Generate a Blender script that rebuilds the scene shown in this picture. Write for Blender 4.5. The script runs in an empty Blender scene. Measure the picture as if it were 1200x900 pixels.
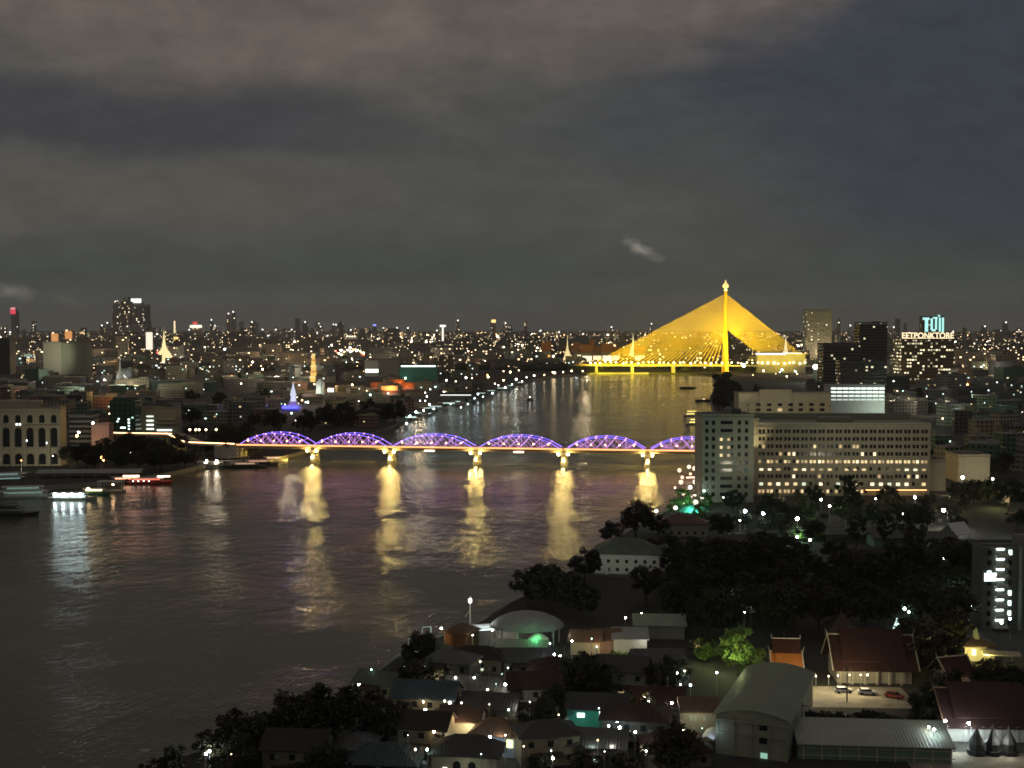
import bpy, math, random
from math import sin, cos, pi, radians, sqrt, atan2
from mathutils import Vector
from mathutils.geometry import tessellate_polygon
SC = bpy.context.scene
COL = SC.collection
random.seed(7)

# ------------------------------------------------------------------ camera
F, HC = 1450.0, 91.0
HAZE = 4.2e-5
PITCH = math.atan(67 / 1450)
cam_d = bpy.data.cameras.new("camera"); cam = bpy.data.objects.new("camera", cam_d); COL.objects.link(cam)
cam_d.sensor_width = 36; cam_d.lens = 36 * F / 1200
cam_d.clip_start = 1; cam_d.clip_end = 80000
cam.location = (0, 0, HC); cam.rotation_euler = (pi / 2 - PITCH, 0, 0)
SC.camera = cam
# ------------------------------------------------------------------ render and exposure
SC.view_settings.view_transform = 'Standard'; SC.view_settings.look = 'None'
SC.view_settings.gamma = 1; SC.view_settings.exposure = 0
SC.render.engine = 'CYCLES'
cy = SC.cycles
cy.use_denoising = True
cy.max_bounces = 4; cy.diffuse_bounces = 2; cy.glossy_bounces = 2; cy.transmission_bounces = 2; cy.volume_bounces = 0
cy.sample_clamp_indirect = 4
cy.use_light_tree = True
cy.pixel_filter_type = 'BLACKMAN_HARRIS'; cy.filter_width = 1.7
cy.caustics_reflective = False; cy.caustics_refractive = False


# ------------------------------------------------------------------ node helpers
class NT:
    def __init__(s, nt): s.nt = nt; s.n = nt.nodes; s.l = nt.links
    def put(s, sock, v):
        if v is None: return
        if isinstance(v, bpy.types.NodeSocket): s.l.new(v, sock)
        else:
            try: sock.default_value = v
            except Exception: sock.default_value = (*v, 1)
    def m(s, op, a, b=None, c=None, clamp=False):
        n = s.n.new('ShaderNodeMath'); n.operation = op; n.use_clamp = clamp
        s.put(n.inputs[0], a); s.put(n.inputs[1], b); s.put(n.inputs[2], c); return n.outputs[0]
    def ss(s, v, a, b):
        n = s.n.new('ShaderNodeMapRange'); n.interpolation_type = 'SMOOTHSTEP'
        s.put(n.inputs[0], v); n.inputs[1].default_value = a; n.inputs[2].default_value = b
        return n.outputs[0]
    def mix(s, f, a, b, mode='MIX'):
        n = s.n.new('ShaderNodeMix'); n.data_type = 'RGBA'; n.blend_type = mode
        s.put(n.inputs[0], f)
        for k, v in ((6, a), (7, b)):
            if isinstance(v, bpy.types.NodeSocket): s.l.new(v, n.inputs[k])
            else: n.inputs[k].default_value = (*v[:3], 1)
        return n.outputs[2]
    def xyz(s, a, b, c):
        n = s.n.new('ShaderNodeCombineXYZ'); s.put(n.inputs[0], a); s.put(n.inputs[1], b); s.put(n.inputs[2], c); return n.outputs[0]
    def sep(s, v):
        n = s.n.new('ShaderNodeSeparateXYZ'); s.l.new(v, n.inputs[0]); return n.outputs
    def noise(s, vec, scale, detail=4, rough=0.55):
        n = s.n.new('ShaderNodeTexNoise'); s.l.new(vec, n.inputs['Vector'])
        n.inputs['Scale'].default_value = scale; n.inputs['Detail'].default_value = detail; n.inputs['Roughness'].default_value = rough
        return n.outputs[0]


# ------------------------------------------------------------------ world: overcast night sky lit from below by the city
SUN_EL, SUN_ROT = radians(28), radians(205)
W = bpy.data.worlds.new("World"); SC.world = W; W.use_nodes = True
w = NT(W.node_tree)
bg = w.n['Background']
tc = w.n.new('ShaderNodeTexCoord')
dx, dy, dz = w.sep(tc.outputs['Generated'])
yy = w.m('MAXIMUM', dy, 0.2)
u = w.m('ADD', w.m('MULTIPLY', w.m('DIVIDE', dx, yy), F), 600.0)      # degrees-like bearing, 0..1200 across the view
v = w.m('SUBTRACT', 383.0, w.m('MULTIPLY', w.m('DIVIDE', dz, yy), F))  # elevation, 383 = horizon
pv = w.xyz(w.m('MULTIPLY', u, 0.001), w.m('MULTIPLY', v, 0.0032), 0.0)
pv2 = w.xyz(w.m('MULTIPLY', u, 0.001), w.m('MULTIPLY', v, 0.0016), 3.3)
n1 = w.noise(pv, 3.2, 6, 0.55); n2 = w.noise(pv2, 9.0, 6, 0.6); n3 = w.noise(pv, 1.3, 3, 0.5)
nn = w.m('SUBTRACT', w.m('ADD', w.m('MULTIPLY', n1, 1.0), w.m('MULTIPLY', n2, 0.45)), 0.725)
base = w.mix(w.ss(w.m('ADD', w.m('SUBTRACT', u, w.m('MULTIPLY', v, 1.1)), w.m('MULTIPLY', nn, 500)), 380, 860), (0.066, 0.068, 0.063), (0.038, 0.043, 0.054))
# darker, greener air above the horizon
base = w.mix(w.ss(w.m('ADD', v, w.m('MULTIPLY', nn, 60)), 250, 330), base, (0.05, 0.058, 0.055))
base = w.mix(w.ss(v, 318, 384), base, (0.096, 0.102, 0.094))
# high warm bank of cloud, upper left
uq = w.m('SUBTRACT', u, 430)
edge = w.m('SUBTRACT', 118, w.m('MULTIPLY', w.m('MULTIPLY', uq, uq), 0.00034))
m1 = w.ss(w.m('ADD', w.m('SUBTRACT', edge, v), w.m('MULTIPLY', nn, 150)), -40, 60)
base = w.mix(w.m('MULTIPLY', m1, 0.95), base, w.mix(n2, (0.075, 0.066, 0.06), (0.17, 0.136, 0.112)))
# slate band below it
mb_ = w.m('MULTIPLY', w.m('MULTIPLY', w.ss(w.m('ADD', v, w.m('MULTIPLY', nn, 90)), 82, 110), w.ss(w.m('SUBTRACT', 190, w.m('ADD', v, w.m('MULTIPLY', nn, 90))), 0, 30)), w.ss(w.m('SUBTRACT', 640, u), 0, 400))
base = w.mix(w.m('MULTIPLY', mb_, w.m('MULTIPLY', w.m('SUBTRACT', 1, m1), 0.85)), base, (0.044, 0.044, 0.05))
# second faint warm layer
m2 = w.m('MULTIPLY', w.ss(w.m('SUBTRACT', 62, w.m('ABSOLUTE', w.m('SUBTRACT', w.m('ADD', v, w.m('MULTIPLY', nn, 110)), 226))), 0, 50), w.ss(w.m('SUBTRACT', 640, u), 0, 420))
base = w.mix(w.m('MULTIPLY', m2, 0.6), base, (0.096, 0.083, 0.072))
# small bright puffs
def puff(cu, cv, ru, rv, tilt, col, gain, soft=0.5):
    global base
    a = w.m('SUBTRACT', u, cu); b = w.m('SUBTRACT', v, cv)
    c_, s_ = cos(tilt), sin(tilt)
    p = w.m('DIVIDE', w.m('ADD', w.m('MULTIPLY', a, c_), w.m('MULTIPLY', b, s_)), ru)
    q = w.m('DIVIDE', w.m('SUBTRACT', w.m('MULTIPLY', b, c_), w.m('MULTIPLY', a, s_)), rv)
    r = w.m('SQRT', w.m('ADD', w.m('MULTIPLY', p, p), w.m('MULTIPLY', q, q)))
    pn = w.noise(w.xyz(w.m('MULTIPLY', u, 0.02), w.m('MULTIPLY', v, 0.03), cu * 0.01), 1.8, 5, 0.62)
    k = w.ss(w.m('ADD', w.m('SUBTRACT', 1.0, r), w.m('MULTIPLY', w.m('SUBTRACT', pn, 0.5), 2.2)), 0.0, soft)
    base = w.mix(w.m('MULTIPLY', k, gain), base, col)
puff(751, 293, 30, 9, 0.46, (0.27, 0.25, 0.215), 0.95, 1.3)
puff(14, 342, 34, 14, 0.1, (0.2, 0.185, 0.16), 0.85, 1.1)
puff(78, 352, 24, 7, 0.4, (0.12, 0.115, 0.1), 0.6, 1.2)
puff(10, 262, 42, 24, 0.1, (0.1, 0.09, 0.078), 0.5, 1.2)
mot = w.noise(w.xyz(w.m('MULTIPLY', u, 0.001), w.m('MULTIPLY', v, 0.0022), 7.7), 16, 7, 0.68)
mo = w.m('ADD', 0.66, w.m('MULTIPLY', mot, 0.68))
base = w.mix(1.0, base, w.xyz(mo, mo, mo), 'MULTIPLY')
sky = w.n.new('ShaderNodeTexSky'); sky.sky_type = 'NISHITA'; sky.sun_disc = False
sky.sun_elevation = SUN_EL; sky.sun_rotation = SUN_ROT
tot = w.mix(1.0, base, w.mix(1.0, sky.outputs[0], (0.0006, 0.0006, 0.0006), 'MULTIPLY'), 'ADD')
w.l.new(tot, bg.inputs[0]); bg.inputs[1].default_value = 1.1

# added faint warm fill from behind the camera, standing for city glow
sd = bpy.data.lights.new("glow_fill", 'SUN'); sd.energy = 0.05; sd.angle = radians(12); sd.color = (1.0, 0.93, 0.78)
so = bpy.data.objects.new("glow_fill", sd); COL.objects.link(so)
# sky sun_rotation is clockwise from +Y
sdir = Vector((sin(SUN_ROT) * cos(SUN_EL), cos(SUN_ROT) * cos(SUN_EL), sin(SUN_EL)))
so.rotation_euler = sdir.to_track_quat('Z', 'Y').to_euler()


# ------------------------------------------------------------------ picking ground points
def ray(px, py):
    a, b = px - 600, 450 - py
    return Vector((a, F * cos(PITCH) + b * sin(PITCH), -F * sin(PITCH) + b * cos(PITCH)))
def G(px, py, z=2.0):
    d = ray(px, py); t = (z - HC) / d.z; return (d.x * t, d.y * t)
def XD(px, D):          # world x of a bearing at depth D
    d = ray(px, 383); return d.x / d.y * D
def ZD(py, D):          # height seen at row py at depth D
    d = ray(600, py); return HC + d.z / d.y * D
def proj(x, y, z):
    cp, sp = cos(PITCH), sin(PITCH)
    dep = y * cp - (z - HC) * sp; up = y * sp + (z - HC) * cp
    return 600 + F * x / dep, 450 - F * up / dep
def MP(D): return D / F


# ------------------------------------------------------------------ mesh builder
class MB:
    def __init__(s): s.v = []; s.f = []; s.sm = False
    def add(s, vs, fs):
        o = len(s.v); s.v += [tuple(p) for p in vs]; s.f += [tuple(i + o for i in f) for f in fs]; return s
    def box(s, cx, cy, z0, sx, sy, sz, rot=0.0, t=1.0):
        c, n = cos(rot), sin(rot); vs = []
        for z, k in ((z0, 1), (z0 + sz, t)):
            for a, b in ((-1, -1), (1, -1), (1, 1), (-1, 1)):
                X, Y = a * sx / 2 * k, b * sy / 2 * k
                vs.append((cx + X * c - Y * n, cy + X * n + Y * c, z))
        return s.add(vs, [(3, 2, 1, 0), (4, 5, 6, 7), (0, 1, 5, 4), (1, 2, 6, 5), (2, 3, 7, 6), (3, 0, 4, 7)])
    def prism(s, pts, z0, z1):
        n = len(pts); vs = [(x, y, z0) for x, y in pts] + [(x, y, z1) for x, y in pts]
        return s.add(vs, [tuple(range(n - 1, -1, -1)), tuple(range(n, 2 * n))] + [(i, (i + 1) % n, (i + 1) % n + n, i + n) for i in range(n)])
    def prof(s, pts, y0, y1):      # profile in XZ extruded along Y
        n = len(pts); vs = [(x, y0, z) for x, z in pts] + [(x, y1, z) for x, z in pts]
        return s.add(vs, [tuple(range(n)), tuple(range(2 * n - 1, n - 1, -1))] + [(i + n, (i + 1) % n + n, (i + 1) % n, i) for i in range(n)])
    def tube(s, p, q, r, n=6, r2=None):
        p, q = Vector(p), Vector(q); d = (q - p)
        if d.length < 1e-6: return s
        d.normalize(); a = d.orthogonal().normalized(); b = d.cross(a); r2 = r if r2 is None else r2
        vs = [p + (a * cos(2 * pi * i / n) + b * sin(2 * pi * i / n)) * r for i in range(n)] + \
             [q + (a * cos(2 * pi * i / n) + b * sin(2 * pi * i / n)) * r2 for i in range(n)]
        return s.add(vs, [tuple(range(n - 1, -1, -1)), tuple(range(n, 2 * n))] + [(i, (i + 1) % n, (i + 1) % n + n, i + n) for i in range(n)])
    def lathe(s, prof, cx=0, cy=0, z0=0, n=12, sq=False):
        vs = []; fs = []
        for r, z in prof:
            for i in range(n):
                a = 2 * pi * (i + (0.5 if sq else 0)) / n
                vs.append((cx + r * cos(a), cy + r * sin(a), z0 + z))
        for k in range(len(prof) - 1):
            for i in range(n):
                j = (i + 1) % n; fs.append((k * n + i, k * n + j, (k + 1) * n + j, (k + 1) * n + i))
        fs.append(tuple(range(n - 1, -1, -1))); fs.append(tuple(range((len(prof) - 1) * n, len(prof) * n)))
        return s.add(vs, fs)
    def ball(s, x, y, z, r, n=8, k=5, sz=1.0):
        return s.lathe([(max(0.02 * r, r * sin(pi * i / k)), -r * sz * cos(pi * i / k)) for i in range(k + 1)], x, y, z, n)
    def gable(s, cx, cy, z0, sx, sy, h, over=0.6, rot=0.0, th=0.25):   # ridge along x
        c, n = cos(rot), sin(rot); X, Y = sx / 2 + over, sy / 2 + over
        e = h * over / (sy / 2)
        P = [(-X, -Y, -e), (X, -Y, -e), (X, 0, h), (-X, 0, h), (-X, Y, -e), (X, Y, -e)]
        vs = [(cx + a * c - b * n, cy + a * n + b * c, z0 + z + th) for a, b, z in P] + [(cx + a * c - b * n, cy + a * n + b * c, z0 + z) for a, b, z in P]
        return s.add(vs, [(0, 1, 2, 3), (3, 2, 5, 4), (9, 8, 7, 6), (10, 11, 8, 9), (0, 6, 7, 1), (4, 5, 11, 10), (0, 3, 9, 6), (3, 4, 10, 9), (1, 7, 8, 2), (2, 8, 11, 5)])
    def gwall(s, cx, cy, z0, sx, sy, h, hr, rot=0.0):   # body with gable ends
        c, n = cos(rot), sin(rot); X, Y = sx / 2, sy / 2
        P = [(-X, -Y, 0), (X, -Y, 0), (X, Y, 0), (-X, Y, 0), (-X, -Y, h), (X, -Y, h), (X, Y, h), (-X, Y, h), (-X, 0, h + hr), (X, 0, h + hr)]
        vs = [(cx + a * c - b * n, cy + a * n + b * c, z0 + z) for a, b, z in P]
        return s.add(vs, [(3, 2, 1, 0), (0, 1, 5, 4), (2, 3, 7, 6), (1, 2, 6, 9, 5), (3, 0, 4, 8, 7), (4, 5, 9, 8), (6, 7, 8, 9)])
    def hip(s, cx, cy, z0, sx, sy, h, over=0.7, ridge=None):
        X, Y = sx / 2 + over, sy / 2 + over; r = max(0.05, (X - Y) if ridge is None else ridge)
        vs = [(cx - X, cy - Y, z0), (cx + X, cy - Y, z0), (cx + X, cy + Y, z0), (cx - X, cy + Y, z0), (cx - r, cy, z0 + h), (cx + r, cy, z0 + h)]
        vs += [(a, b, z0 - 0.2) for a, b, _ in vs[:4]]
        return s.add(vs, [(0, 1, 5, 4), (1, 2, 5), (2, 3, 4, 5), (3, 0, 4), (9, 8, 7, 6), (0, 6, 7, 1), (1, 7, 8, 2), (2, 8, 9, 3), (3, 9, 6, 0)])
    def mesh(s, name, mat=None):
        me = bpy.data.meshes.new(name); me.from_pydata(s.v, [], s.f); me.validate()
        if mat: me.materials.append(mat)
        if s.sm: me.polygons.foreach_set('use_smooth', [True] * len(me.polygons))
        me.update(); return me


def link(name, data, parent=None, loc=None, rz=0.0):
    o = bpy.data.objects.new(name, data); COL.objects.link(o)
    if parent: o.parent = parent
    if loc is not None: o.location = loc
    if rz: o.rotation_euler = (0, 0, rz)
    return o
def part(name, mb, mat, parent, label=None, kind=None):
    o = link(name, mb.mesh(name, mat), parent)
    if label: o['label'] = label
    if kind: o['kind'] = kind
    return o
PEND = []     # things waiting for a label made unique
def thing(name, label, cat, loc, rz=0.0, group=None, auto=False):
    o = link(name, None, None, loc, rz); o.empty_display_size = 1
    o['category'] = cat
    if group: o['group'] = group
    if auto: PEND.append((o, label))
    else: o['label'] = label
    return o
def tagmesh(o, label, cat, group=None, auto=False):
    o['category'] = cat
    if group: o['group'] = group
    if auto: PEND.append((o, label))
    else: o['label'] = label
    return o
def structure(name, mb, mat):
    o = link(name, mb.mesh(name, mat)); o['kind'] = 'structure'; return o


# ------------------------------------------------------------------ materials
MATS = {}
def mat(name, col, rough=0.75, var=0.25, scale=0.4, metal=0.0, rnd=0.0, spec=0.5):
    if name in MATS: return MATS[name]
    m_ = bpy.data.materials.new(name); m_.use_nodes = True; n = NT(m_.node_tree); b = n.n['Principled BSDF']
    t = n.n.new('ShaderNodeTexCoord')
    a = n.noise(t.outputs['Object'], scale, 6, 0.62)
    a2 = n.noise(t.outputs['Object'], scale * 9, 3, 0.6)
    k = n.m('ADD', n.m('MULTIPLY', n.m('SUBTRACT', a, 0.5), 2.2 * var), n.m('MULTIPLY', n.m('SUBTRACT', a2, 0.5), 0.9 * var))
    if rnd:
        oi = n.n.new('ShaderNodeObjectInfo')
        k = n.m('ADD', k, n.m('MULTIPLY', n.m('SUBTRACT', oi.outputs['Random'], 0.5), rnd))
    k = n.m('ADD', k, 1.0)
    n.l.new(n.mix(1.0, (col[0], col[1], col[2]), n.xyz(k, k, k), 'MULTIPLY'), b.inputs['Base Color'])
    b.inputs['Roughness'].default_value = rough; b.inputs['Metallic'].default_value = metal
    b.inputs['Specular IOR Level'].default_value = spec
    MATS[name] = m_; return m_
def ribbed(name, col, period=0.6, axis=0, rough=0.5, metal=0.0, var=0.3):
    """corrugated or tiled roofing: ribs as bump, weather as colour"""
    if name in MATS: return MATS[name]
    m_ = mat(name, col, rough, var, 0.25, metal)
    n = NT(m_.node_tree); b = n.n['Principled BSDF']; t = n.n.new('ShaderNodeTexCoord'); s = n.sep(t.outputs['Object'])
    wv = n.m('SINE', n.m('MULTIPLY', s[axis], 2 * pi / period))
    bu = n.n.new('ShaderNodeBump'); bu.inputs['Strength'].default_value = 0.6; bu.inputs['Distance'].default_value = 0.06
    n.l.new(wv, bu.inputs['Height']); n.l.new(bu.outputs[0], b.inputs['Normal'])
    return m_
def glow(name, col, st, sample=True):
    if name in MATS: return MATS[name]
    m_ = bpy.data.materials.new(name); m_.use_nodes = True; b = m_.node_tree.nodes['Principled BSDF']
    b.inputs['Base Color'].default_value = (0.5, 0.5, 0.5, 1)
    b.inputs['Emission Color'].default_value = (*col, 1); b.inputs['Emission Strength'].default_value = st
    if not sample: m_.cycles.emission_sampling = 'NONE'
    MATS[name] = m_; return m_
def facade(name, wall, glass=(0.02, 0.022, 0.025), wx=3.4, wz=3.3, fx=0.6, fz=0.5, lit=0.0, litcol=(1, 0.75, 0.4), st=2.0, rnd=0.5, off=0.9, far=False):
    """walls with rows of openings; lit>0 turns single rooms on"""
    if name in MATS: return MATS[name]
    m_ = bpy.data.materials.new(name); m_.use_nodes = True; n = NT(m_.node_tree); b = n.n['Principled BSDF']
    t = n.n.new('ShaderNodeTexCoord'); p = n.sep(t.outputs['Object']); nm = n.sep(t.outputs['Normal'])
    ax = n.m('GREATER_THAN', n.m('ABSOLUTE', nm[1]), 0.5)
    U = n.m('ADD', n.m('MULTIPLY', p[0], ax), n.m('MULTIPLY', p[1], n.m('SUBTRACT', 1, ax)))
    U = n.m('DIVIDE', n.m('ADD', U, 500.0), wx); V = n.m('DIVIDE', n.m('ADD', p[2], 330.0 - off), wz)
    fu = n.m('FRACT', U); fv = n.m('FRACT', V)
    mk = n.m('MULTIPLY', n.m('LESS_THAN', n.m('ABSOLUTE', n.m('SUBTRACT', fu, 0.5)), fx / 2), n.m('LESS_THAN', n.m('ABSOLUTE', n.m('SUBTRACT', fv, 0.5)), fz / 2))
    mk = n.m('MULTIPLY', mk, n.m('LESS_THAN', n.m('ABSOLUTE', nm[2]), 0.4))
    oi = n.n.new('ShaderNodeObjectInfo')
    k = n.m('ADD', n.m('MULTIPLY', n.m('SUBTRACT', n.noise(t.outputs['Object'], 0.12, 6, 0.65), 0.5), 0.9), n.m('ADD', n.m('MULTIPLY', n.m('SUBTRACT', oi.outputs['Random'], 0.5), rnd), 1.0))
    wc = n.mix(1.0, wall, n.xyz(k, k, k), 'MULTIPLY')
    n.l.new(n.mix(mk, wc, glass), b.inputs['Base Color'])
    n.l.new(n.m('ADD', 0.85, n.m('MULTIPLY', mk, -0.6)), b.inputs['Roughness'])
    if lit > 0:
        wn = n.n.new('ShaderNodeTexWhiteNoise'); wn.noise_dimensions = '4D'
        n.l.new(n.xyz(n.m('FLOOR', U), n.m('FLOOR', V), ax), wn.inputs['Vector']); n.l.new(n.m('MULTIPLY', oi.outputs['Random'], 91.7), wn.inputs['W'])
        on = n.m('MULTIPLY', mk, n.m('LESS_THAN', wn.outputs['Value'], lit))
        c = n.sep(wn.outputs['Color'])
        n.l.new(n.mix(c[0], litcol, (0.75, 0.95, 0.9)), b.inputs['Emission Color'])
        n.l.new(n.m('MULTIPLY', on, n.m('MULTIPLY', n.m('ADD', 0.15, c[1]), st)), b.inputs['Emission Strength'])
        m_.cycles.emission_sampling = 'NONE'
    MATS[name] = m_; return m_

WARM, WHITE, COOL, GREENISH, ORANGE, RED, BLUE, GOLD = (1, .72, .38), (1, .93, .78), (.75, .95, 1), (.62, 1, .8), (1, .45, .14), (1, .1, .12), (.1, .16, 1), (1, .66, .16)
M = dict(
    cream=mat('cream_render', (.46, .43, .33), .85), white=mat('white_render', (.6, .6, .55), .8), grey=mat('grey_concrete', (.26, .26, .24), .85),
    dkgrey=mat('dark_concrete', (.12, .12, .115), .85), olive=mat('olive_render', (.3, .31, .23), .85), pink=mat('pink_render', (.42, .28, .24), .85),
    green=mat('green_render', (.17, .28, .2), .85), teal=mat('teal_render', (.08, .3, .24), .85), bluegrey=mat('blue_grey_render', (.28, .33, .42), .8),
    redroof=ribbed('dark_red_tiles', (.16, .05, .032), .35, 0, .6), orangeroof=ribbed('orange_tiles', (.5, .2, .05), .35, 0, .5),
    brownroof=ribbed('brown_tiles', (.11, .075, .055), .35, 0, .7), greyroof=ribbed('grey_metal_roof', (.32, .34, .33), .7, 0, .5),
    rustroof=ribbed('rusted_metal_roof', (.14, .085, .055), .7, 0, .7), greenroof=ribbed('green_metal_roof', (.3, .35, .28), .8, 0, .5),
    blueroof=ribbed('blue_metal_roof', (.12, .2, .28), .7, 0, .5), darkroof=ribbed('black_stained_roof', (.06, .06, .058), .7, 0, .7),
    whiteroof=mat('white_fabric_roof', (.72, .74, .74), .6), steel=mat('painted_steel', (.3, .31, .3), .5), dark=mat('dark_paint', (.03, .03, .032), .6),
    trunk=mat('bark', (.07, .05, .035), .95), glass=mat('dark_glass', (.02, .024, .028), .15, .1), gold=mat('gold_paint', (.7, .45, .08), .45, .12),
    hullw=mat('white_hull', (.6, .62, .6), .4), hulld=mat('dark_hull', (.05, .06, .055), .5), hullr=mat('red_hull', (.3, .03, .02), .5), hullg=mat('green_hull', (.06, .2, .13), .5),
    paving=mat('courtyard_paving', (.34, .3, .23), .9, .75, .35), wood=mat('old_wood', (.16, .09, .05), .85), concrete=mat('pier_concrete', (.4, .38, .33), .85),
    rail=mat('bridge_girder', (.42, .34, .24), .6), cable=mat('gold_cable', (.9, .68, .14), .5, .05), redcar=mat('red_car_paint', (.3, .05, .03), .3), whitecar=mat('white_car_paint', (.7, .7, .68), .3),
    rubber=mat('tyre_rubber', (.02, .02, .02), .9), thread=mat('asphalt', (.055, .054, .05), .9),
)
M['dim_white'] = mat('shaded_white', (.27, .28, .25), .9, .6, .25); M['dim_grey'] = mat('shaded_grey', (.11, .11, .1), .9, .6, .25); M['dim_cream'] = mat('shaded_cream', (.22, .2, .14), .9, .6, .25)  # darker wall copies, night shade put into the colour, with random blotches
M['dim_redroof'] = ribbed('shaded_red_tiles', (.042, .014, .01), .35, 0, .8); M['dim_greyroof'] = ribbed('shaded_grey_roof', (.1, .105, .1), .7, 0, .6, 0, .6); M['dim_rustroof'] = ribbed('shaded_rust_roof', (.05, .032, .022), .7, 0, .8, 0, .6); M['dim_brownroof'] = ribbed('shaded_brown_tiles', (.035, .026, .02), .35, 0, .8, 0, .6); M['dim_blueroof'] = ribbed('shaded_blue_roof', (.04, .07, .085), .7, 0, .6, 0, .6); M['dim_greenroof'] = ribbed('shaded_green_roof', (.075, .1, .07), .7, 0, .6, 0, .6)  # darker roof copies, night shade put into the base colour
LG = {}
def L(col, st, sample=True):
    k = (col, st, sample)
    if k not in LG: LG[k] = glow('light_%d' % len(LG), col, st, sample)
    return LG[k]

# ------------------------------------------------------------------ ground and river
RIVER_PX = [(120, 960), (190, 908), (260, 884), (330, 860), (420, 815), (478, 770), (520, 752), (560, 737), (600, 714), (650, 690), (700, 655), (740, 625), (788, 600),
            (812, 570), (838, 545), (862, 520), (850, 500), (836, 482), (832, 468), (838, 455), (836, 446), (834, 439.0),
            (760, 438.0), (700, 438.2), (660, 441), (630, 445), (600, 453), (570, 463), (535, 471), (505, 481), (480, 493), (452, 506), (400, 521), (345, 535), (300, 546), (240, 549), (190, 560),
            (130, 569), (60, 574), (0, 585), (-70, 600), (-220, 625), (-560, 680)]
riv = [G(x, y, 0) for x, y in RIVER_PX]
river_poly = riv + [(-900, 250), (-900, 30), (-60, 30)]
outer = [(-60, 30), (-60, -300), (700, -300), (26000, -300), (26000, 26000), (-26000, 26000), (-26000, 500), (-900, 420)]
def inriver(x, y, m=0.0):
    p = river_poly; c = False; j = len(p) - 1
    for i in range(len(p)):
        (xi, yi), (xj, yj) = p[i], p[j]
        if (yi > y) != (yj > y) and x < (xj - xi) * (y - yi) / (yj - yi) + xi: c = not c
        j = i
    if c: return True
    if m > 0:
        for i in range(len(p)):
            a, b = Vector(p[i]), Vector(p[(i + 1) % len(p)]); q = Vector((x, y)); ab = b - a
            t = max(0, min(1, (q - a).dot(ab) / max(ab.length_squared, 1e-6)))
            if (a + ab * t - q).length < m: return True
    return False
# land outline = far box, notched by the river
near_bank = riv[:22]; far_bank = riv[22:]
land = [(-60, -300), (26000, -300), (26000, 26000), (-26000, 26000), (-26000, 300)] + [(-900, 300)] + list(reversed(riv)) + [(-60, 30)]
tris = tessellate_polygon([[Vector((x, y, 0)) for x, y in land]])
g = MB(); n_ = len(land)
g.v = [(x, y, 2.0) for x, y in land] + [(x, y, -3.0) for x, y in land]
for t in tris:
    a, b, c = [Vector((*land[i], 0)) for i in t]
    g.f.append(tuple(t) if (b - a).cross(c - a).z > 0 else tuple(reversed(t)))
for i in range(n_): g.f.append((i, (i + 1) % n_, (i + 1) % n_ + n_, i + n_))
structure('ground', g, mat('city_ground', (.05, .048, .04), .95, .5, 0.02))
# river surface
wm = bpy.data.materials.new('river_water'); wm.use_nodes = True; q = NT(wm.node_tree); b = q.n['Principled BSDF']
t = q.n.new('ShaderNodeTexCoord'); P = q.sep(t.outputs['Object'])
b.inputs['Base Color'].default_value = (.07, .07, .042, 1); b.inputs['Roughness'].default_value = .1; b.inputs['IOR'].default_value = 1.33
pa = q.xyz(q.m('MULTIPLY', P[0], 1.0), q.m('MULTIPLY', P[1], 0.55), 0.0)
h1 = q.noise(pa, 0.9, 4, .65); h2 = q.noise(pa, 0.26, 3, .55); h3 = q.noise(t.outputs['Object'], 0.013, 4, .6)
h = q.m('ADD', q.m('MULTIPLY', h1, 0.75), q.m('MULTIPLY', h2, 1.5))
amp = q.m('ADD', 0.35, q.m('MULTIPLY', q.ss(h3, .35, .65), 0.9))
bu = q.n.new('ShaderNodeBump'); bu.inputs['Strength'].default_value = 1.0; bu.inputs['Distance'].default_value = 0.31
q.l.new(q.m('MULTIPLY', h, amp), bu.inputs['Height']); q.l.new(bu.outputs[0], b.inputs['Normal'])
structure('river', MB().add([(-3000, -300, 0), (3000, -300, 0), (3000, 2600, 0), (-3000, 2600, 0)], [(0, 1, 2, 3)]), wm)
# stone embankment along both shores
em = MB()
for bank in (near_bank, far_bank):
    for a, c in zip(bank, bank[1:]):
        a, c = Vector(a), Vector(c); d = c - a; em.box(*((a + c) / 2), -1.0, d.length + 0.6, 0.9, 3.55, atan2(d.y, d.x))
structure('embankment', em, M['grey'])

# ------------------------------------------------------------------ keeping things apart
FOOT = []      # x, y, r
KEEP = []      # screen box and depth that must stay visible
def free(x, y, r):
    return all((x - a) ** 2 + (y - b_) ** 2 > (r + c) ** 2 for a, b_, c in FOOT)
def hides(x, y, wdt, h):
    p0, t0 = proj(x - wdt / 2, y, 2 + h); p1, b0 = proj(x + wdt / 2, y, 2)
    return any(p0 < k[2] and p1 > k[0] and t0 < k[3] and b0 > k[1] and y < k[4] for k in KEEP)
def keep(x0, y0, x1, y1, D): KEEP.append((x0, y0, x1, y1, D))
LAND = []      # landmarks used in labels
def landmark(name, px, py): LAND.append((name, px, py))
def near(x, y, z=4.0, skip=None):
    px, py = proj(x, y, z)
    best = min((l for l in LAND if l[0] != skip), key=lambda l: (l[1] - px) ** 2 + ((l[2] - py) * 2.2) ** 2)
    ddx, ddy = px - best[1], (py - best[2]) * 2.2
    if abs(ddx) > abs(ddy): return ("left of the " if ddx < 0 else "right of the ") + best[0]
    return ("behind the " if ddy < 0 else "in front of the ") + best[0]


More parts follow.
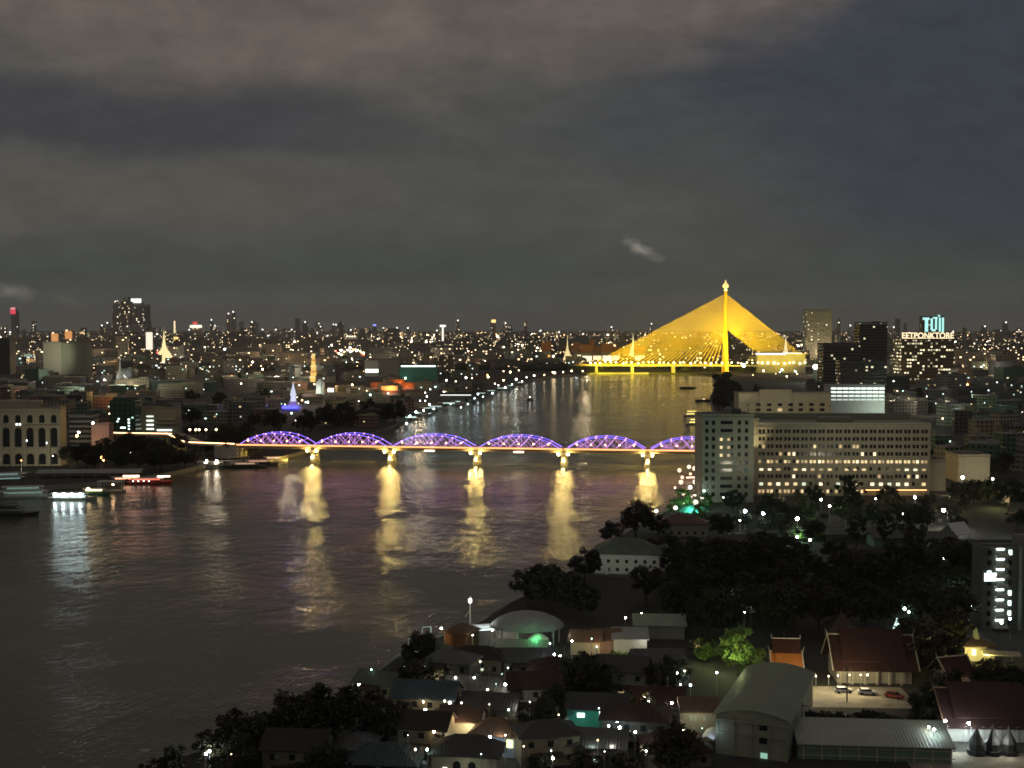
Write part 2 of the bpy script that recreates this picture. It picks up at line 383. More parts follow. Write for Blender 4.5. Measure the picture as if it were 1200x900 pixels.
# ------------------------------------------------------------------ lamps and their pools of light
lampmesh = {}
def street_lamp(x, y, col=WHITE, st=60, h=7.0, r=0.35, z=2.0, cname='white', rot=None, simple=False, tall='lamp post'):
    rot = random.uniform(0, 6.28) if rot is None else rot
    t = thing('street_lamp', f"{cname} {tall} glowing {near(x, y, z + h)}", 'street lamp', (x, y, z), rot, 'street lamps in the riverside city', auto=True)
    kp = ('pole', round(h, 1), simple)
    if kp not in lampmesh:
        mb = MB().tube((0, 0, 0), (0, 0, h), .12, 5, .07)
        if not simple: mb.tube((0, 0, h - .1), (1.6, 0, h + .35), .06, 4); mb.box(0, 0, 0, .5, .5, .5)
        lampmesh[kp] = mb.mesh('pole', M['steel'])
    link('pole', lampmesh[kp], t)
    kh = ('head', round(h, 1), round(r, 2), col, st, simple)
    if kh not in lampmesh:
        mb = MB()
        if simple: mb.ball(0, 0, h + r, r, 6, 4)
        else: mb.ball(1.6, 0, h + .25, r, 8, 5, .8)
        lampmesh[kh] = mb.mesh('lamp_head', L(col, st))
    link('lamp_head', lampmesh[kh], t)
    return t
def spot(x, y, z, tx, ty, tz, power, col, size=60, rad=1.0, blend=.6):
    d = bpy.data.lights.new('floodlight', 'SPOT'); d.energy = power; d.color = col; d.spot_size = radians(size); d.spot_blend = blend; d.shadow_soft_size = rad
    o = bpy.data.objects.new('floodlight', d); COL.objects.link(o); o.location = (x, y, z)
    o.rotation_euler = (Vector((x, y, z)) - Vector((tx, ty, tz))).to_track_quat('Z', 'Y').to_euler()
    return o
def pointl(x, y, z, power, col, rad=.4):  # light of lamps, and added fill where no lamp stands
    d = bpy.data.lights.new('lamp_and_fill_light', 'POINT'); d.energy = power; d.color = col; d.shadow_soft_size = rad
    o = bpy.data.objects.new('lamp_and_fill_light', d); COL.objects.link(o); o.location = (x, y, z); return o

# ================================================================== truss bridge
landmark('violet truss bridge', 560, 515)
BL = Vector((XD(283, 842), 842.0)); BR = Vector((XD(866, 797), 797.0)); bd = (BR - BL).normalized(); bn = Vector((-bd.y, bd.x))
brot = atan2(bd.y, bd.x); blen = (BR - BL).length
def bx(px):   # distance along the bridge of a bearing
    k = (px - 600) / F / (ray(600, 383).y / F) if False else XD(px, 1.0)
    return (k * BL.y - BL.x) / (bd.x - k * bd.y)
tb = thing('truss_bridge', 'long low road bridge with six steel arches outlined in violet and pink lights', 'bridge', (BL.x, BL.y, 0), brot)
DZ = 11.0
spans = [(283, 367), (369, 456), (461, 556), (562, 658), (665, 757), (763, 861)]
S = [(bx(a), bx(c)) for a, c in spans]
part('deck', MB().box(blen / 2, 0, DZ - .5, blen + 8, 13.5, .6).box(blen / 2, -7.4, DZ - .2, blen + 8, 1.4, .25).box(blen / 2, 7.4, DZ - .2, blen + 8, 1.4, .25), M['concrete'], tb)
gm = MB()
for yy_ in (-5.6, -2, 2, 5.6): gm.box(blen / 2, yy_, DZ - 2.3, blen, .5, 1.8)
for k in range(0, int(blen), 7): gm.box(k + 3, 0, DZ - 1.9, .4, 11, 1.3)
part('girder', gm, M['rail'], tb)
for s in (-1, 1):
    rl = MB().box(blen / 2, s * 8.0, DZ + 1.0, blen + 6, .12, .12).box(blen / 2, s * 8.0, DZ + .5, blen + 6, .08, .08)
    for k in range(0, int(blen), 4): rl.box(k, s * 8.0, DZ, .12, .12, 1.1)
    part('railing', rl, M['rail'], tb)
VIOL, PINKW = (.17, .1, 1.0), (1.0, .5, .85)
m_v, m_p, m_o, m_b = L(VIOL, 2.6), L((.75, .3, 1.0), 1.5), L((1.0, .42, .14), 1.9), L((.12, .1, 1.0), 2.6)
for si, (s0, s1) in enumerate(S):
    Ls = s1 - s0; NP = 8; Hh = 7.7
    xs = [s0 + Ls * k / NP for k in range(NP + 1)]
    zt = lambda x: DZ + .4 + Hh * (1 - abs((x - (s0 + s1) / 2) / (Ls / 2)) ** 2.3)
    for s in (-1, 1):
        y0 = s * 6.4
        st_ = MB(); cl = MB(); wl = MB(); nls = []
        for a, c in zip(xs, xs[1:]):
            st_.tube((a, y0, zt(a)), (c, y0, zt(c)), .34, 4)
            cl.tube((a, y0 - .42, zt(a) + .1), (c, y0 - .42, zt(c) + .1), .17, 4)
            st_.tube((a, y0, DZ + .1), (c, y0, DZ + .1), .34, 4)
        for k in range(1, NP):
            st_.tube((xs[k], y0, DZ), (xs[k], y0, zt(xs[k])), .2, 4)
            nls.append(MB().ball(xs[k], y0 - .6, zt(xs[k]), .42, 6, 4))
        for k in range(NP):
            a, c = xs[k], xs[k + 1]
            if k == 0: continue
            if k == NP - 1: continue
            p_, q_ = ((a, zt(a)), (c, DZ + .3)) if k < NP / 2 else ((a, DZ + .3), (c, zt(c)))
            st_.tube((p_[0], y0, p_[1]), (q_[0], y0, q_[1]), .2, 4)
            wl.tube((p_[0], y0 - .35, p_[1]), (q_[0], y0 - .35, q_[1]), .13, 4)
            wl.tube((p_[0], y0 - .35, q_[1]), (q_[0], y0 - .35, p_[1]), .1, 4)
            if k % 2 == 0: wl.tube((a, y0 - .35, DZ + .4), (a, y0 - .35, zt(a)), .1, 4)
        wl.tube((s0 + .2, y0 - .35, DZ + .3), (xs[1], y0 - .35, zt(xs[1])), .14, 4); wl.tube((s1 - .2, y0 - .35, DZ + .3), (xs[-2], y0 - .35, zt(xs[-2])), .14, 4)
        tr = part('truss', st_, M['steel'], tb)
        part('chord_light', cl, m_v, tr); part('web_light', wl, m_p, tr); [part('node_light', nl, L(PINKW, 3.2), tr) for nl in nls]
    br_ = MB()
    for k in range(1, NP): br_.tube((xs[k], -6.4, zt(xs[k])), (xs[k], 6.4, zt(xs[k])), .2, 4)
    for k in range(1, NP - 1): br_.tube((xs[k], -6.4, zt(xs[k])), (xs[k + 1], 6.4, zt(xs[k + 1])), .12, 4)
    part('cross_bracing', br_, M['steel'], tb)
# added glowing strip stands for lamplight on the deck edge; roadway lamps
for si, (s0, s1) in enumerate(S):
    part('edge_glow', MB().box((s0 + s1) / 2, -8.25, DZ - .1, (s1 - s0) + 3, .3, .95), m_o, tb)
for si, (s0, s1) in enumerate(S):
    for kk in (.14, .32, .5, .68, .86):
        xx = s0 + (s1 - s0) * kk
        ln = part('bridge_lamp', MB().tube((xx, -7.7, DZ), (xx, -7.7, DZ + 3.2), .1, 5).tube((xx, -7.7, DZ + 3.2), (xx, -9.2, DZ + 3.6), .07, 4), M['steel'], tb)
        part('lamp_head', MB().ball(xx, -9.2, DZ + 3.4, .42, 8, 5), L((1, .42, .14), 20), ln)
# piers
pxs = [283, 368, 458.5, 559, 661.5, 760, 862]
for i, px in enumerate(pxs):
    xx = bx(px)
    pm = MB()
    for s in (-1, 1):
        pm.lathe([(2.1, -3), (2.1, 2.2), (1.6, 2.6), (1.5, DZ - 4.6)], xx, s * 4.6, 0, 12)
    pm.box(xx, 0, 1.2, 2.6, 9.2, 1.6).box(xx, 0, DZ - 4.2, 4.6, 14.5, 1.9, 0, 1.0)
    pr = part('pier', pm, M['concrete'], tb)
    if 0 < i < 6:
        for dxx in (-3.2, 3.2):
            part('pier_floodlight', MB().ball(xx + dxx, -7.4, DZ - 3.2, .52, 8, 5), L((1, .7, .2), 340), pr)
        part('pier_floodlight', MB().ball(xx, -6.9, 3.6, .5, 8, 5), L((1, .74, .28), 180), pr)
        for s in (-1, 1):
            wp = BL + bd * (xx + s * 5.5)
            spot(wp.x, wp.y, 3.0, wp.x + bd.x * s * 22, wp.y + bd.y * s * 22, DZ - 1.5, 60000, (1, .62, .12), 105, .5, .9)
for xx_ in (506, 610):
    xx = bx(xx_)
    nv = part('navigation_board', MB().box(xx, -8.6, DZ - 2.6, 7, .2, 1.5), M['white'], tb)
    for k in range(4): part('board_lamp', MB().ball(xx - 2.7 + k * 1.8, -9.1, DZ - 1.9, .4, 6, 4), L((1, .72, .4), 14), nv)
for a_ in (283, 862):
    xx = bx(a_)
    part('abutment', MB().box(xx + (-9 if a_ < 500 else 9), 0, -2, 16, 17, DZ + 1.4), M['concrete'], tb)

# approach road to the left of the bridge
p0 = BL - bd * 2; pts = [(p0.x, p0.y), G(228, 518.5, DZ), G(206, 508.5, DZ), G(112, 507, DZ)]
av = thing('viaduct', 'concrete approach road edged by a warm line of light left of the truss bridge', 'viaduct', (p0.x, p0.y, 0))
landmark('lit approach road', 180, 508)
vm, vr, vp = MB(), MB(), MB()
vl = []
for a, c in zip(pts, pts[1:]):
    a, c = Vector(a) - p0, Vector(c) - p0; d = c - a; m2_ = (a + c) / 2; an = atan2(d.y, d.x)
    vm.box(m2_.x, m2_.y, DZ - 1.2, d.length + 2, 13, 1.3, an)
    nrm = Vector((-d.y, d.x)).normalized(); nrm = -nrm if nrm.y > 0 else nrm
    e = m2_ + nrm * 6.6
    vr.box(e.x, e.y, DZ - .6, d.length + 2, .35, 1.7, an)
    e2 = m2_ + nrm * 6.9
    vl.append((e2.x, e2.y, d.length, an))
    for k in range(int(d.length // 18)):
        pp = a + d * ((k + .5) * 18 / d.length); vp.box(pp.x, pp.y, 0, 2, 8, DZ - 1.3, an)
part('deck', vm, M['concrete'], av); part('parapet', vr, M['cream'], av); part('support', vp, M['concrete'], av)
for q_ in vl: part('edge_glow', MB().box(q_[0], q_[1], DZ + .6, q_[2], .3, .5, q_[3]), L((1, .55, .26), 6), av)
for px, py in ((232, 503), (240, 505), (228, 500), (252, 503), (221, 504)):
    x, y = XD(px, 880), 880
    street_lamp(x, y, (1, .7, .36), 16, 6, .7, DZ, 'yellow', simple=True)
keep(118, 500, 232, 511, 940); keep(222, 512, 285, 522, 840)

# ================================================================== cable stayed bridge
landmark('golden bridge', 850, 415)
TD = 2400.0; TX = XD(850, TD)
cb = thing('cable_stayed_bridge', 'tall golden cable-stayed bridge with one tower and a fan of lit cables', 'bridge', (TX, TD, 0), 0)
ang = atan2(30, -265)    # deck runs away to the left
KB = lambda px, D=TD: XD(px, D) - TX
DK = 17.0; TH = ZD(341, TD)
twl = MB()
# inverted Y legs across the deck, then one column
for s in (-1, 1):
    twl.add([(-3.2, s * 20 - 3, 2), (3.2, s * 20 - 3, 2), (3.2, s * 20 + 3, 2), (-3.2, s * 20 + 3, 2), (-2.9, s * 2 - 2.2, 92), (2.9, s * 2 - 2.2, 92), (2.9, s * 2 + 2.2, 92), (-2.9, s * 2 + 2.2, 92)],
            [(3, 2, 1, 0), (4, 5, 6, 7), (0, 1, 5, 4), (1, 2, 6, 5), (2, 3, 7, 6), (3, 0, 4, 7)])
part('tower_leg', twl, M['gold'], cb)
part('tower_column', MB().box(0, 0, 90, 5.8, 6.6, TH - 90, 0, .8), M['gold'], cb)
fin = MB(); fin.sm = True
fin.lathe([(2.6, 0), (4.2, 1.2), (3.0, 2.4), (2.6, 5), (4.6, 6.4), (6.2, 9), (5.8, 11.5), (3.6, 14), (1.6, 17), (.25, 22)], 0, 0, TH, 16)
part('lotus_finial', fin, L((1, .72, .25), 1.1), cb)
part('aviation_light', MB().ball(0, -5, TH + 2, .9, 8, 5), L((1, .8, .4), 8), cb)
dkm = MB(); dkm.box(KB(765) , 14, DK - 2.6, 310, 24, 2.6, atan2(-28, 290)); dkm.box(90, 0, DK - 2.6, 180, 24, 2.6)
part('deck', dkm, M['cream'], cb)
for s in (-1, 1):
    part('cable_pylon_rail', MB().box(KB(765), 14 + s * 11, DK, 300, .5, 1.3, atan2(-28, 290)), M['gold'], cb)
NC = 28
for s in (-1, 1):
    for k in range(NC):
        f_ = k / (NC - 1)
        zt_ = TH - 6 - (1 - f_) * 66
        pxx = 839 + (693 - 839) * f_
        xa = KB(pxx, TD + (850 - pxx) / 160 * 30); ya = (850 - pxx) / 160 * 28
        part('cable', MB().tube((0, s * 1.5, zt_), (xa, ya + s * 4, DK), .33, 4), M['cable'], cb)
for k in range(NC):
    f_ = k / (NC - 1)
    zt_ = TH - 6 - (1 - f_) * 66
    pxx = 889 + (938 - 889) * f_
    for s in ((-1, 1) if k % 2 else (1,)):
        part('cable', MB().tube((0, s * 2, zt_), (KB(pxx), s * 9, ZD(414, TD)), .42, 4), M['cable'], cb)
az = ZD(414, TD)
part('anchor_block', MB().box(KB(915), 0, 0, 92, 22, az - 2).box(KB(915), 0, az - 2, 100, 25, 2), M['cream'], cb)
part('blue_edge_light', MB().box(KB(902), -12.8, az - 2.2, 58, .5, 2.6), L((.3, .4, 1), 2.4), cb)
part('white_edge_light', MB().box(KB(928), -12.9, az - .5, 34, .5, 1.6), L((1, .8, .6), 2.2), cb)
for px in (700, 742, 790):
    xq = KB(px); part('pier', MB().box(xq, (850 - px) / 160 * 28, 0, 5, 20, DK - 2.6), M['concrete'], cb)
for i in range(42):
    px = 692 + i * 6.1 + random.uniform(-1.5, 1.5); off = max(0, (850 - px)) / 160 * 28
    xq = XD(px, TD + off) - TX
    lp = part('bridge_lamp', MB().tube((xq, off - 12.4, DK), (xq, off - 12.4, DK + 5), .25, 4), M['steel'], cb)
    part('lamp_head', MB().ball(xq, off - 12.6, DK + random.choice((3.2, 4.5, 5.2)), random.uniform(1.3, 2.1), 6, 4), L((1, .8, .34), 9), lp)
# floodlights on the bridge and at its foot
YEL = (1, .73, .045)
for (x, y, z, tx_, tz_, p_, sz) in ((-90, -150, 22, -30, 110, 1.25e6, 80), (60, -150, 22, 20, 110, 1.25e6, 80), (-190, -120, 20, -120, 60, 1.9e6, 95), (-260, -110, 18, -190, 25, 2.6e6, 95), (-30, -110, 20, -5, 130, 0.7e6, 60), (150, -110, 20, 110, 70, 0.8e6, 80)):
    spot(TX + x, TD + y, z, TX + tx_, TD, tz_, p_, YEL, sz, 3, .8)
for s in (-14, 14):
    spot(TX + s, TD - 34, DK + 3, TX, TD, 95, 3.2e5, YEL, 60, 1.5, .7)
spot(TX, TD - 75, 18, TX, TD, 30, 4e5, YEL, 70, 1.5, .7)
keep(690, 330, 950, 436, TD)
# ================================================================== buildings
WM = {}
def window(t, x, z, w_, h_, m_, y=-.06, name='window', side=None, deep=.12):
    k = (round(w_, 2), round(h_, 2), m_.name, side, round(deep, 2))
    if k not in WM: WM[k] = (MB().box(0, 0, 0, w_, deep, h_) if side is None else MB().box(0, 0, 0, deep, w_, h_)).mesh('window', m_)
    return link(name, WM[k], t, (x, y, z))
LITW = [L((1, .74, .36), 1.0), L((1, .82, .52), 1.7), L((1, .66, .3), .6), L((.85, .95, .7), .9), L((1, .7, .3), .35)]
LITC = [L((.75, .98, .9), 2.2), L((.85, 1, .95), 3.2), L((.6, .95, .85), 1.4)]

def slab(px0, px1, yt, yb, wm_, label, cat='building', dep=14, rot=0.0, D=None, roofm=None, name='building', group=None, auto=False, parapet=.9, lm=None, roofbox=True, keepit=True):
    D = G(600, yb)[1] if D is None else D
    x0, x1 = XD(px0, D), XD(px1, D); wd = x1 - x0; h_ = ZD(yt, D) - 2
    if auto == 'near': label = label + ' ' + near((x0 + x1) / 2, D, 2 + h_ * .6); auto = True
    t = thing(name, label, cat, ((x0 + x1) / 2, D, 2), rot, group, auto)
    part('wall', MB().box(0, dep / 2, -1, wd, dep, h_ + 1 - parapet * .5), wm_, t)
    rb = MB().box(0, dep / 2, h_ - parapet * .5, wd + .5, dep + .5, .3)
    if roofbox: rb.box(wd * .2, dep * .55, h_ - .2, wd * .22, dep * .4, min(3.0, h_ * .2))
    rf = part('roof', rb, roofm or M['dkgrey'], t)
    pw = MB()
    for (cx_, cy_, sx_, sy_) in ((0, 0, wd + .6, .3), (0, dep, wd + .6, .3), (-wd / 2, dep / 2, .3, dep), (wd / 2, dep / 2, .3, dep)): pw.box(cx_, cy_, h_ - .2, sx_, sy_, parapet)
    part('parapet', pw, wm_, rf)
    FOOT.append(((x0 + x1) / 2, D + dep / 2, max(wd, dep) * .55))
    if keepit: keep(px0, yt, px1, yb - 4, D)
    if lm: landmark(lm, (px0 + px1) / 2, (yt + yb) / 2)
    t['w_'] = wd; t['h_'] = h_; t['d_'] = dep
    return t
def wh(t): return t['w_'], t['h_'], t['d_']

# ---- the big hotel slab with its rows of rooms
M['hotel'] = mat('hotel_render', (.5, .455, .34), .85, .3)
ht = slab(887, 1092, 497, 581, M['hotel'], 'wide pale ten-storey hotel slab with long rows of lit rooms', 'hotel', 38, -.02, roofm=M['greenroof'], name='hotel', lm='wide pale hotel', roofbox=False, keepit=False); keep(887, 490, 985, 566, 650); keep(1010, 490, 1092, 566, 650)
wd, hh, dp = wh(ht)
part('roof_parapet', MB().box(0, dp - 1, hh, wd, 2, 3.2).box(0, dp / 2, hh, 18, 8, 2.4), M['olive'], ht)
lg_ = MB()
for k in range(10): lg_.box(0, -.25, k * 3.95 + .6, wd, .5, .35)
part('ledge', lg_, M['hotel'], ht)
cw = MB()
for k in range(21): cw.box(-wd / 2 + 1 + k * (wd - 2) / 20, -.3, 0, .5, .6, hh)
part('pilaster', cw, M['hotel'], ht)
dark_cells = []
lit_rows = {1: .9, 3: .95, 4: .93, 2: .15, 5: .12, 6: .12, 7: .12, 8: .2}
cnt = 0
rnd = random.Random(3)
for r_ in range(9):
    z_ = 3.95 * r_ + 1.5
    for c_ in range(20):
        if r_ == 0 and c_ > 12: continue
        for s_ in (-.95, .95):
            x_ = -wd / 2 + 1 + (c_ + .5) * (wd - 2) / 20 + s_
            lit = rnd.random() < lit_rows.get(r_, .5) * (.75 if r_ == 3 else 1)
            if r_ in (1, 3, 4) and lit and cnt < 96 and (s_ < 0 or r_ == 4):
                cnt += 1; window(ht, x_ + (.9 if r_ != 4 else 0), z_, 1.9 if r_ != 4 else 1.25, 1.0 if r_ == 3 else 1.5, rnd.choice([LITW[0], LITW[0], LITW[1], LITW[2], LITW[4]] if r_ != 1 else [LITW[3], LITW[1], LITW[0]]))
            elif lit and r_ not in (1, 3, 4) and cnt < 96:
                cnt += 1; window(ht, x_, z_, 1.25, 1.7, rnd.choice([LITW[0], LITW[1], LITW[2]]))
            elif not (r_ in (1, 3) and lit): dark_cells.append((x_, z_))
dm = MB()
for x_, z_ in dark_cells: dm.box(x_, -.05, z_, 1.4, .14, 1.9)
part('dark_window', dm, M['glass'], ht, kind='stuff')
x_, y_ = XD(1000, 660), 655
for px in (990, 1030, 1065, 1082): pointl(XD(px, 655), 652, 5, 2400, (1, .5, .15), .6)
for px in (930, 1060): spot(XD(px, 560), 560, 12, XD(px, 670), 670, 22, 19000, (1, .9, .66), 75, 2)
# canopy strip lit orange at the hotel foot
cn = thing('entrance_canopy', 'long low canopy glowing orange along the foot of the wide hotel', 'canopy', (XD(1050, 650), 650, 2))
part('roof', MB().box(0, 0, 4, 34, 9, .5), M['cream'], cn); part('column', MB().box(-14, -3, 0, .5, .5, 4), M['cream'], cn); part('column', MB().box(14, -3, 0, .5, .5, 4), M['cream'], cn)
part('light_strip', MB().box(0, -4.3, 3.3, 32, .3, .4), L((1, .5, .18), 3), cn)
# ---- pale block in front of the hotel
M['tower'] = mat('tower_render', (.44, .42, .33), .85, .15)
tw = slab(824, 885, 487, 592, M['tower'], 'narrow pale tower block with dark square windows and rooftop tank', 'tower block', 20, .05, D=625, lm='pale tower block', name='tower_block')
wd, hh, dp = wh(tw)
for r_ in range(10):
    z_ = 3 + r_ * 4.05
    for x_ in (-11, -7.6, 5.6, 9.3): window(tw, x_, z_, 1.7, 2.1, M['glass'])
    m_ = M['glass']
    if r_ in (5, 6, 7): m_ = LITW[1] if r_ != 7 else LITW[2]
    if r_ in (5, 6, 7):
        window(tw, -3.6, z_, 1.3, 1.4, LITW[0]); window(tw, .2, z_, 1.2, 1.3, LITW[2]); window(tw, 2, z_, 1.2, 1.9, M['glass'])
    else: window(tw, -.9, z_ + .3, 6.2, 1.7, M['glass'])
bl_ = MB()
for r_ in range(11): bl_.box(0, -.2, 2 + r_ * 4.05, wd, .4, .35)
part('ledge', bl_, M['tower'], tw)
part('water_tank', MB().lathe([(2.4, 0), (2.4, 3), (.3, 3.8)], 2, 9, hh, 12), M['grey'], tw)
lk = slab(881, 890, 492, 581, M['hotel'], 'blank side wing lit warm between pale tower block and wide hotel', 'wing', 14, .0, D=650, name='building_wing', roofbox=False)
spot(XD(886, 640), 640, 26, XD(886, 650), 651, 36, 5000, (1, .85, .45), 70, 1)
for lab_, a_, b_, c_, d_, D_ in (('blank cream annex wall right of the wide hotel', 1092, 1111, 540, 579, 668), ('large blank cream hall lit from below behind a dark round tree', 1126, 1163, 534, 566, 705)):
    slab(a_, b_, c_, d_, M['cream'], lab_, 'annex', 22, 0, D=D_, name='annex', roofbox=False)
pointl(XD(1113, 655), 650, 4, 900, (1, .75, .45)); pointl(XD(1160, 690), 688, 8, 2500, (1, .85, .55)); spot(XD(1145, 640), 640, 10, XD(1145, 705), 705, 14, 15000, (1, .86, .62), 60, 1)
# ---- pale block with bays behind
fb = slab(866, 975, 461, 489, M['hotel'], 'pale seven-bay block standing behind the wide hotel roof', 'building', 20, 0, D=1000, roofbox=False, lm='pale seven-bay block')
wd, hh, dp = wh(fb)
part('centre_bay', MB().box(-8, -1, 0, 26, 2.4, hh + 3.2), M['hotel'], fb)
for c_ in range(8):
    for r_ in range(6):
        x_ = -wd / 2 + 7 + c_ * (wd - 14) / 7
        yq = -.06 if abs(x_ + 8) > 14 else -2.3
        window(fb, x_, 4 + r_ * 4.2, 3.6, 2.3, M['glass'] if not (c_ == 3 and r_ in (3, 4)) else LITW[2], yq)
pl_ = MB()
for c_ in range(9): pl_.box(-wd / 2 + 1.5 + c_ * (wd - 3) / 8, -.5, 0, 2.2, 1.0, hh)
part('pilaster', pl_, M['hotel'], fb)
spot(XD(920, 900), 900, 20, XD(920, 1000), 1000, 40, 60000, (1, .9, .6), 75, 2)
spot(XD(875, 975), 975, 20, XD(870, 1000), 1000, 50, 5000, (1, .9, .6), 60, 2)
# ---- building of bright white floors
wf = slab(974, 1038, 452, 468, M['white'], 'low building with two bright white lit floors behind the wide hotel', 'car park', 24, 0, D=1130, roofbox=False, name='office_building')
wd, hh, dp = wh(wf)
for r_ in range(4):
    for c_ in range(9): window(wf, -wd / 2 + 3 + c_ * (wd - 6) / 8, hh - 3.2 - r_ * 3.4, 4.6, 1.3, L((.85, 1, .9), (2.6, 2.0, 1.2, .7)[r_]))
# ---- dark office towers
M['dkfac'] = facade('dark_office_facade', (.11, .115, .105), (.012, .014, .014), 3.2, 4.0, .8, .5, .05, (.9, .8, .5), 1.4)
for lab_, a_, b_, c_, d_, D_, dep_ in (('dark banded office tower with a flat plain top', 1007, 1040, 379, 440, 1700, 26), ('broad dark office block with rows of dim floors', 965, 1008, 404, 448, 1560, 30), ('dark lower wing spread under the banded office tower', 985, 1040, 424, 450, 1480, 20)):
    slab(a_, b_, c_, d_, M['dkfac'], lab_, 'office block', dep_, 0, D=D_, name='office_tower', lm='dark office tower' if 'broad' in lab_ else None, parapet=2)
for i in range(26):
    pass
far_ = facade('faint_tower_facade', (.3, .32, .3), (.1, .1, .1), 4, 3.6, .6, .5, .035, (1, .85, .6), 3.5)
slab(945, 975, 364, 425, far_, 'faint grey residential tower right of the golden bridge', 'tower', 34, 0, D=3000, name='tower', parapet=4)
# ---- building with a lit sign and the cyan crown beyond it
sb = slab(1057, 1118, 399, 432, facade('mall_facade', (.2, .18, .12), (.03, .03, .025), 4, 5, .7, .45, .3, (1, .8, .45), 2.2), 'broad block crowned by a long warm lit sign', 'shopping centre', 40, 0, D=1900, name='shopping_centre', roofbox=False, lm='lit-sign block')
wd, hh, dp = wh(sb)
part('sign_frame', MB().box(0, 1, hh, wd, 1, 3), M['dark'], sb)
def lettering(body, size, m_, parent, loc, name='sign_lettering', ext=.15, sx=1.0):
    c = bpy.data.curves.new(name, 'FONT'); c.body = body; c.size = size; c.extrude = ext; c.align_x = 'CENTER'; c.offset = size * .02
    o = bpy.data.objects.new(name, c); dg = None
    COL.objects.link(o); bpy.context.view_layer.update()
    me = bpy.data.meshes.new_from_object(o.evaluated_get(bpy.context.evaluated_depsgraph_get()))
    COL.objects.unlink(o); bpy.data.objects.remove(o)
    me.materials.clear(); me.materials.append(m_)
    k = link(name, me, parent, loc); k.rotation_euler = (pi / 2, 0, 0); k.scale = (sx, 1, 1); return k
lettering('EETPONKTORE', 12.5, L((1, .8, .5), 1.5), sb, (0, .2, hh + 3.4), sx=.93)
part('sign_backlight', MB().box(0, .7, hh + 2.2, wd * .96, .3, 1.6), L((1, .78, .42), 1.6), sb)
cc = slab(1081, 1107, 371, 415, M['dkfac'], 'slim tower with a cyan lit crown above the lit sign', 'tower', 20, 0, D=2600, name='tower', roofbox=False)
wd, hh, dp = wh(cc)
cyn = L((.45, 1, .95), 1.1)
for (x_, w_, h_, z_) in ((-16, 14, 5, hh - 7), (-15, 6.5, 26, hh - 32), (-4, 4.5, 24, hh - 28), (0, 7, 4.5, hh - 31), (5, 4, 24, hh - 27), (3, 10, 3, hh - 4), (13, 4, 30, hh - 32), (19.5, 4, 31, hh - 33), (11, 4, 4, hh - .5)):
    part('lit_panel', MB().box(x_, -.5, z_, w_, .8, h_), cyn, cc)
# ---- apartment block with bright balconies at the right edge
M['aptw'] = mat('apartment_render', (.14, .145, .13), .85, .2)
ap = slab(1155, 1232, 640, 738, M['aptw'], 'apartment block with a bright white column of lit balconies', 'apartment block', 7, .05, roofm=M['grey'], lm='lit-balcony apartments', name='apartment_block')
wd, hh, dp = wh(ap)
part('side_wall', MB().box(wd * .28, -1.2, 0, wd * .42, 2.4, hh + .5), M['aptw'], ap)
for r_ in range(8):
    z_ = 1.2 + r_ * 3.0
    bc = part('balcony', MB().box(-4.2, -1.0, z_ - .4, 3.6, 2.0, .25).box(-4.2, -1.95, z_ - .2, 3.6, .1, .9), M['white'], ap)
    part('balcony_light', MB().box(-4.2, -.25, z_ + 1.6, 2.2, .2, .3), L((.85, 1, .92), 13), bc)
    window(ap, -1.2, z_, 1.0, 1.5, LITC[0] if r_ in (1, 2, 3, 7) else M['glass'], -1.3 + 1.15)
    window(ap, -7.4, z_, 1.2, 1.4, M['glass'] if r_ != 5 else LITC[0])
    for x_ in (3.2, 6.4): window(ap, x_, z_, 1.5, 1.5, M['glass'], -2.46)
part('lit_room', MB().box(-7.0, -.1, 14.5, 3.6, .2, 2.4), LITC[0], ap)
# ---- arcaded building at the left edge
ac = slab(-44, 68, 478, 546, M['cream'], 'grand cream arcaded building with tall pilasters by the river', 'arcaded building', 12, .03, lm='cream arcaded building', name='arcaded_building', roofbox=False)
wd, hh, dp = wh(ac)
part('cornice', MB().box(0, -.6, hh - 1.6, wd + 2, 2, 1.2).box(0, -.4, hh * .68, wd + 1.2, 1.4, .8).box(0, -.4, hh * .3, wd + 1, 1.4, .7), M['cream'], ac)
part('attic', MB().box(wd * .02, dp * .6, hh, wd * .5, dp * .5, 4.5), M['cream'], ac)
def archm(w_, h_):
    pts = [(-w_ / 2, 0)] + [(w_ / 2 * cos(pi - pi * k / 10), h_ - w_ / 2 + w_ / 2 * sin(pi * k / 10)) for k in range(11)] + [(w_ / 2, 0)]
    return MB().prof(list(reversed(pts)), -.12, .08)
for c_ in range(8):
    x_ = -wd / 2 + 4 + c_ * (wd - 8) / 7
    part('pilaster', MB().box(x_ - 3.2, -.7, 0, 1.5, 1.4, hh * .68), M['cream'], ac)
    o = part('arch_window', archm(4.2, hh * .33), M['glass'], ac); o.location = (x_, 0, hh * .33)
    part('arch_window', archm(3.4, 5.2), M['glass'], ac).location = (x_, 0, hh * .74)
    part('arch_opening', archm(4.4, 7), M['glass'], ac).location = (x_, 0, 1)
for x_, z_ in ((3, hh * .7), (5, hh * .7), (9, hh * .42), (22, hh * .38), (-8, hh * .1)): part('lit_window', MB().box(x_, -.2, z_, 1.0, .2, 1.2), LITC[1], ac)
spot(XD(20, 740), 745, 4, XD(30, 815), 815, 20, 9000, (1, .95, .7), 90, 2)
spot(XD(70, 760), 760, 4, XD(60, 815), 815, 20, 5000, (1, .85, .55), 90, 2)
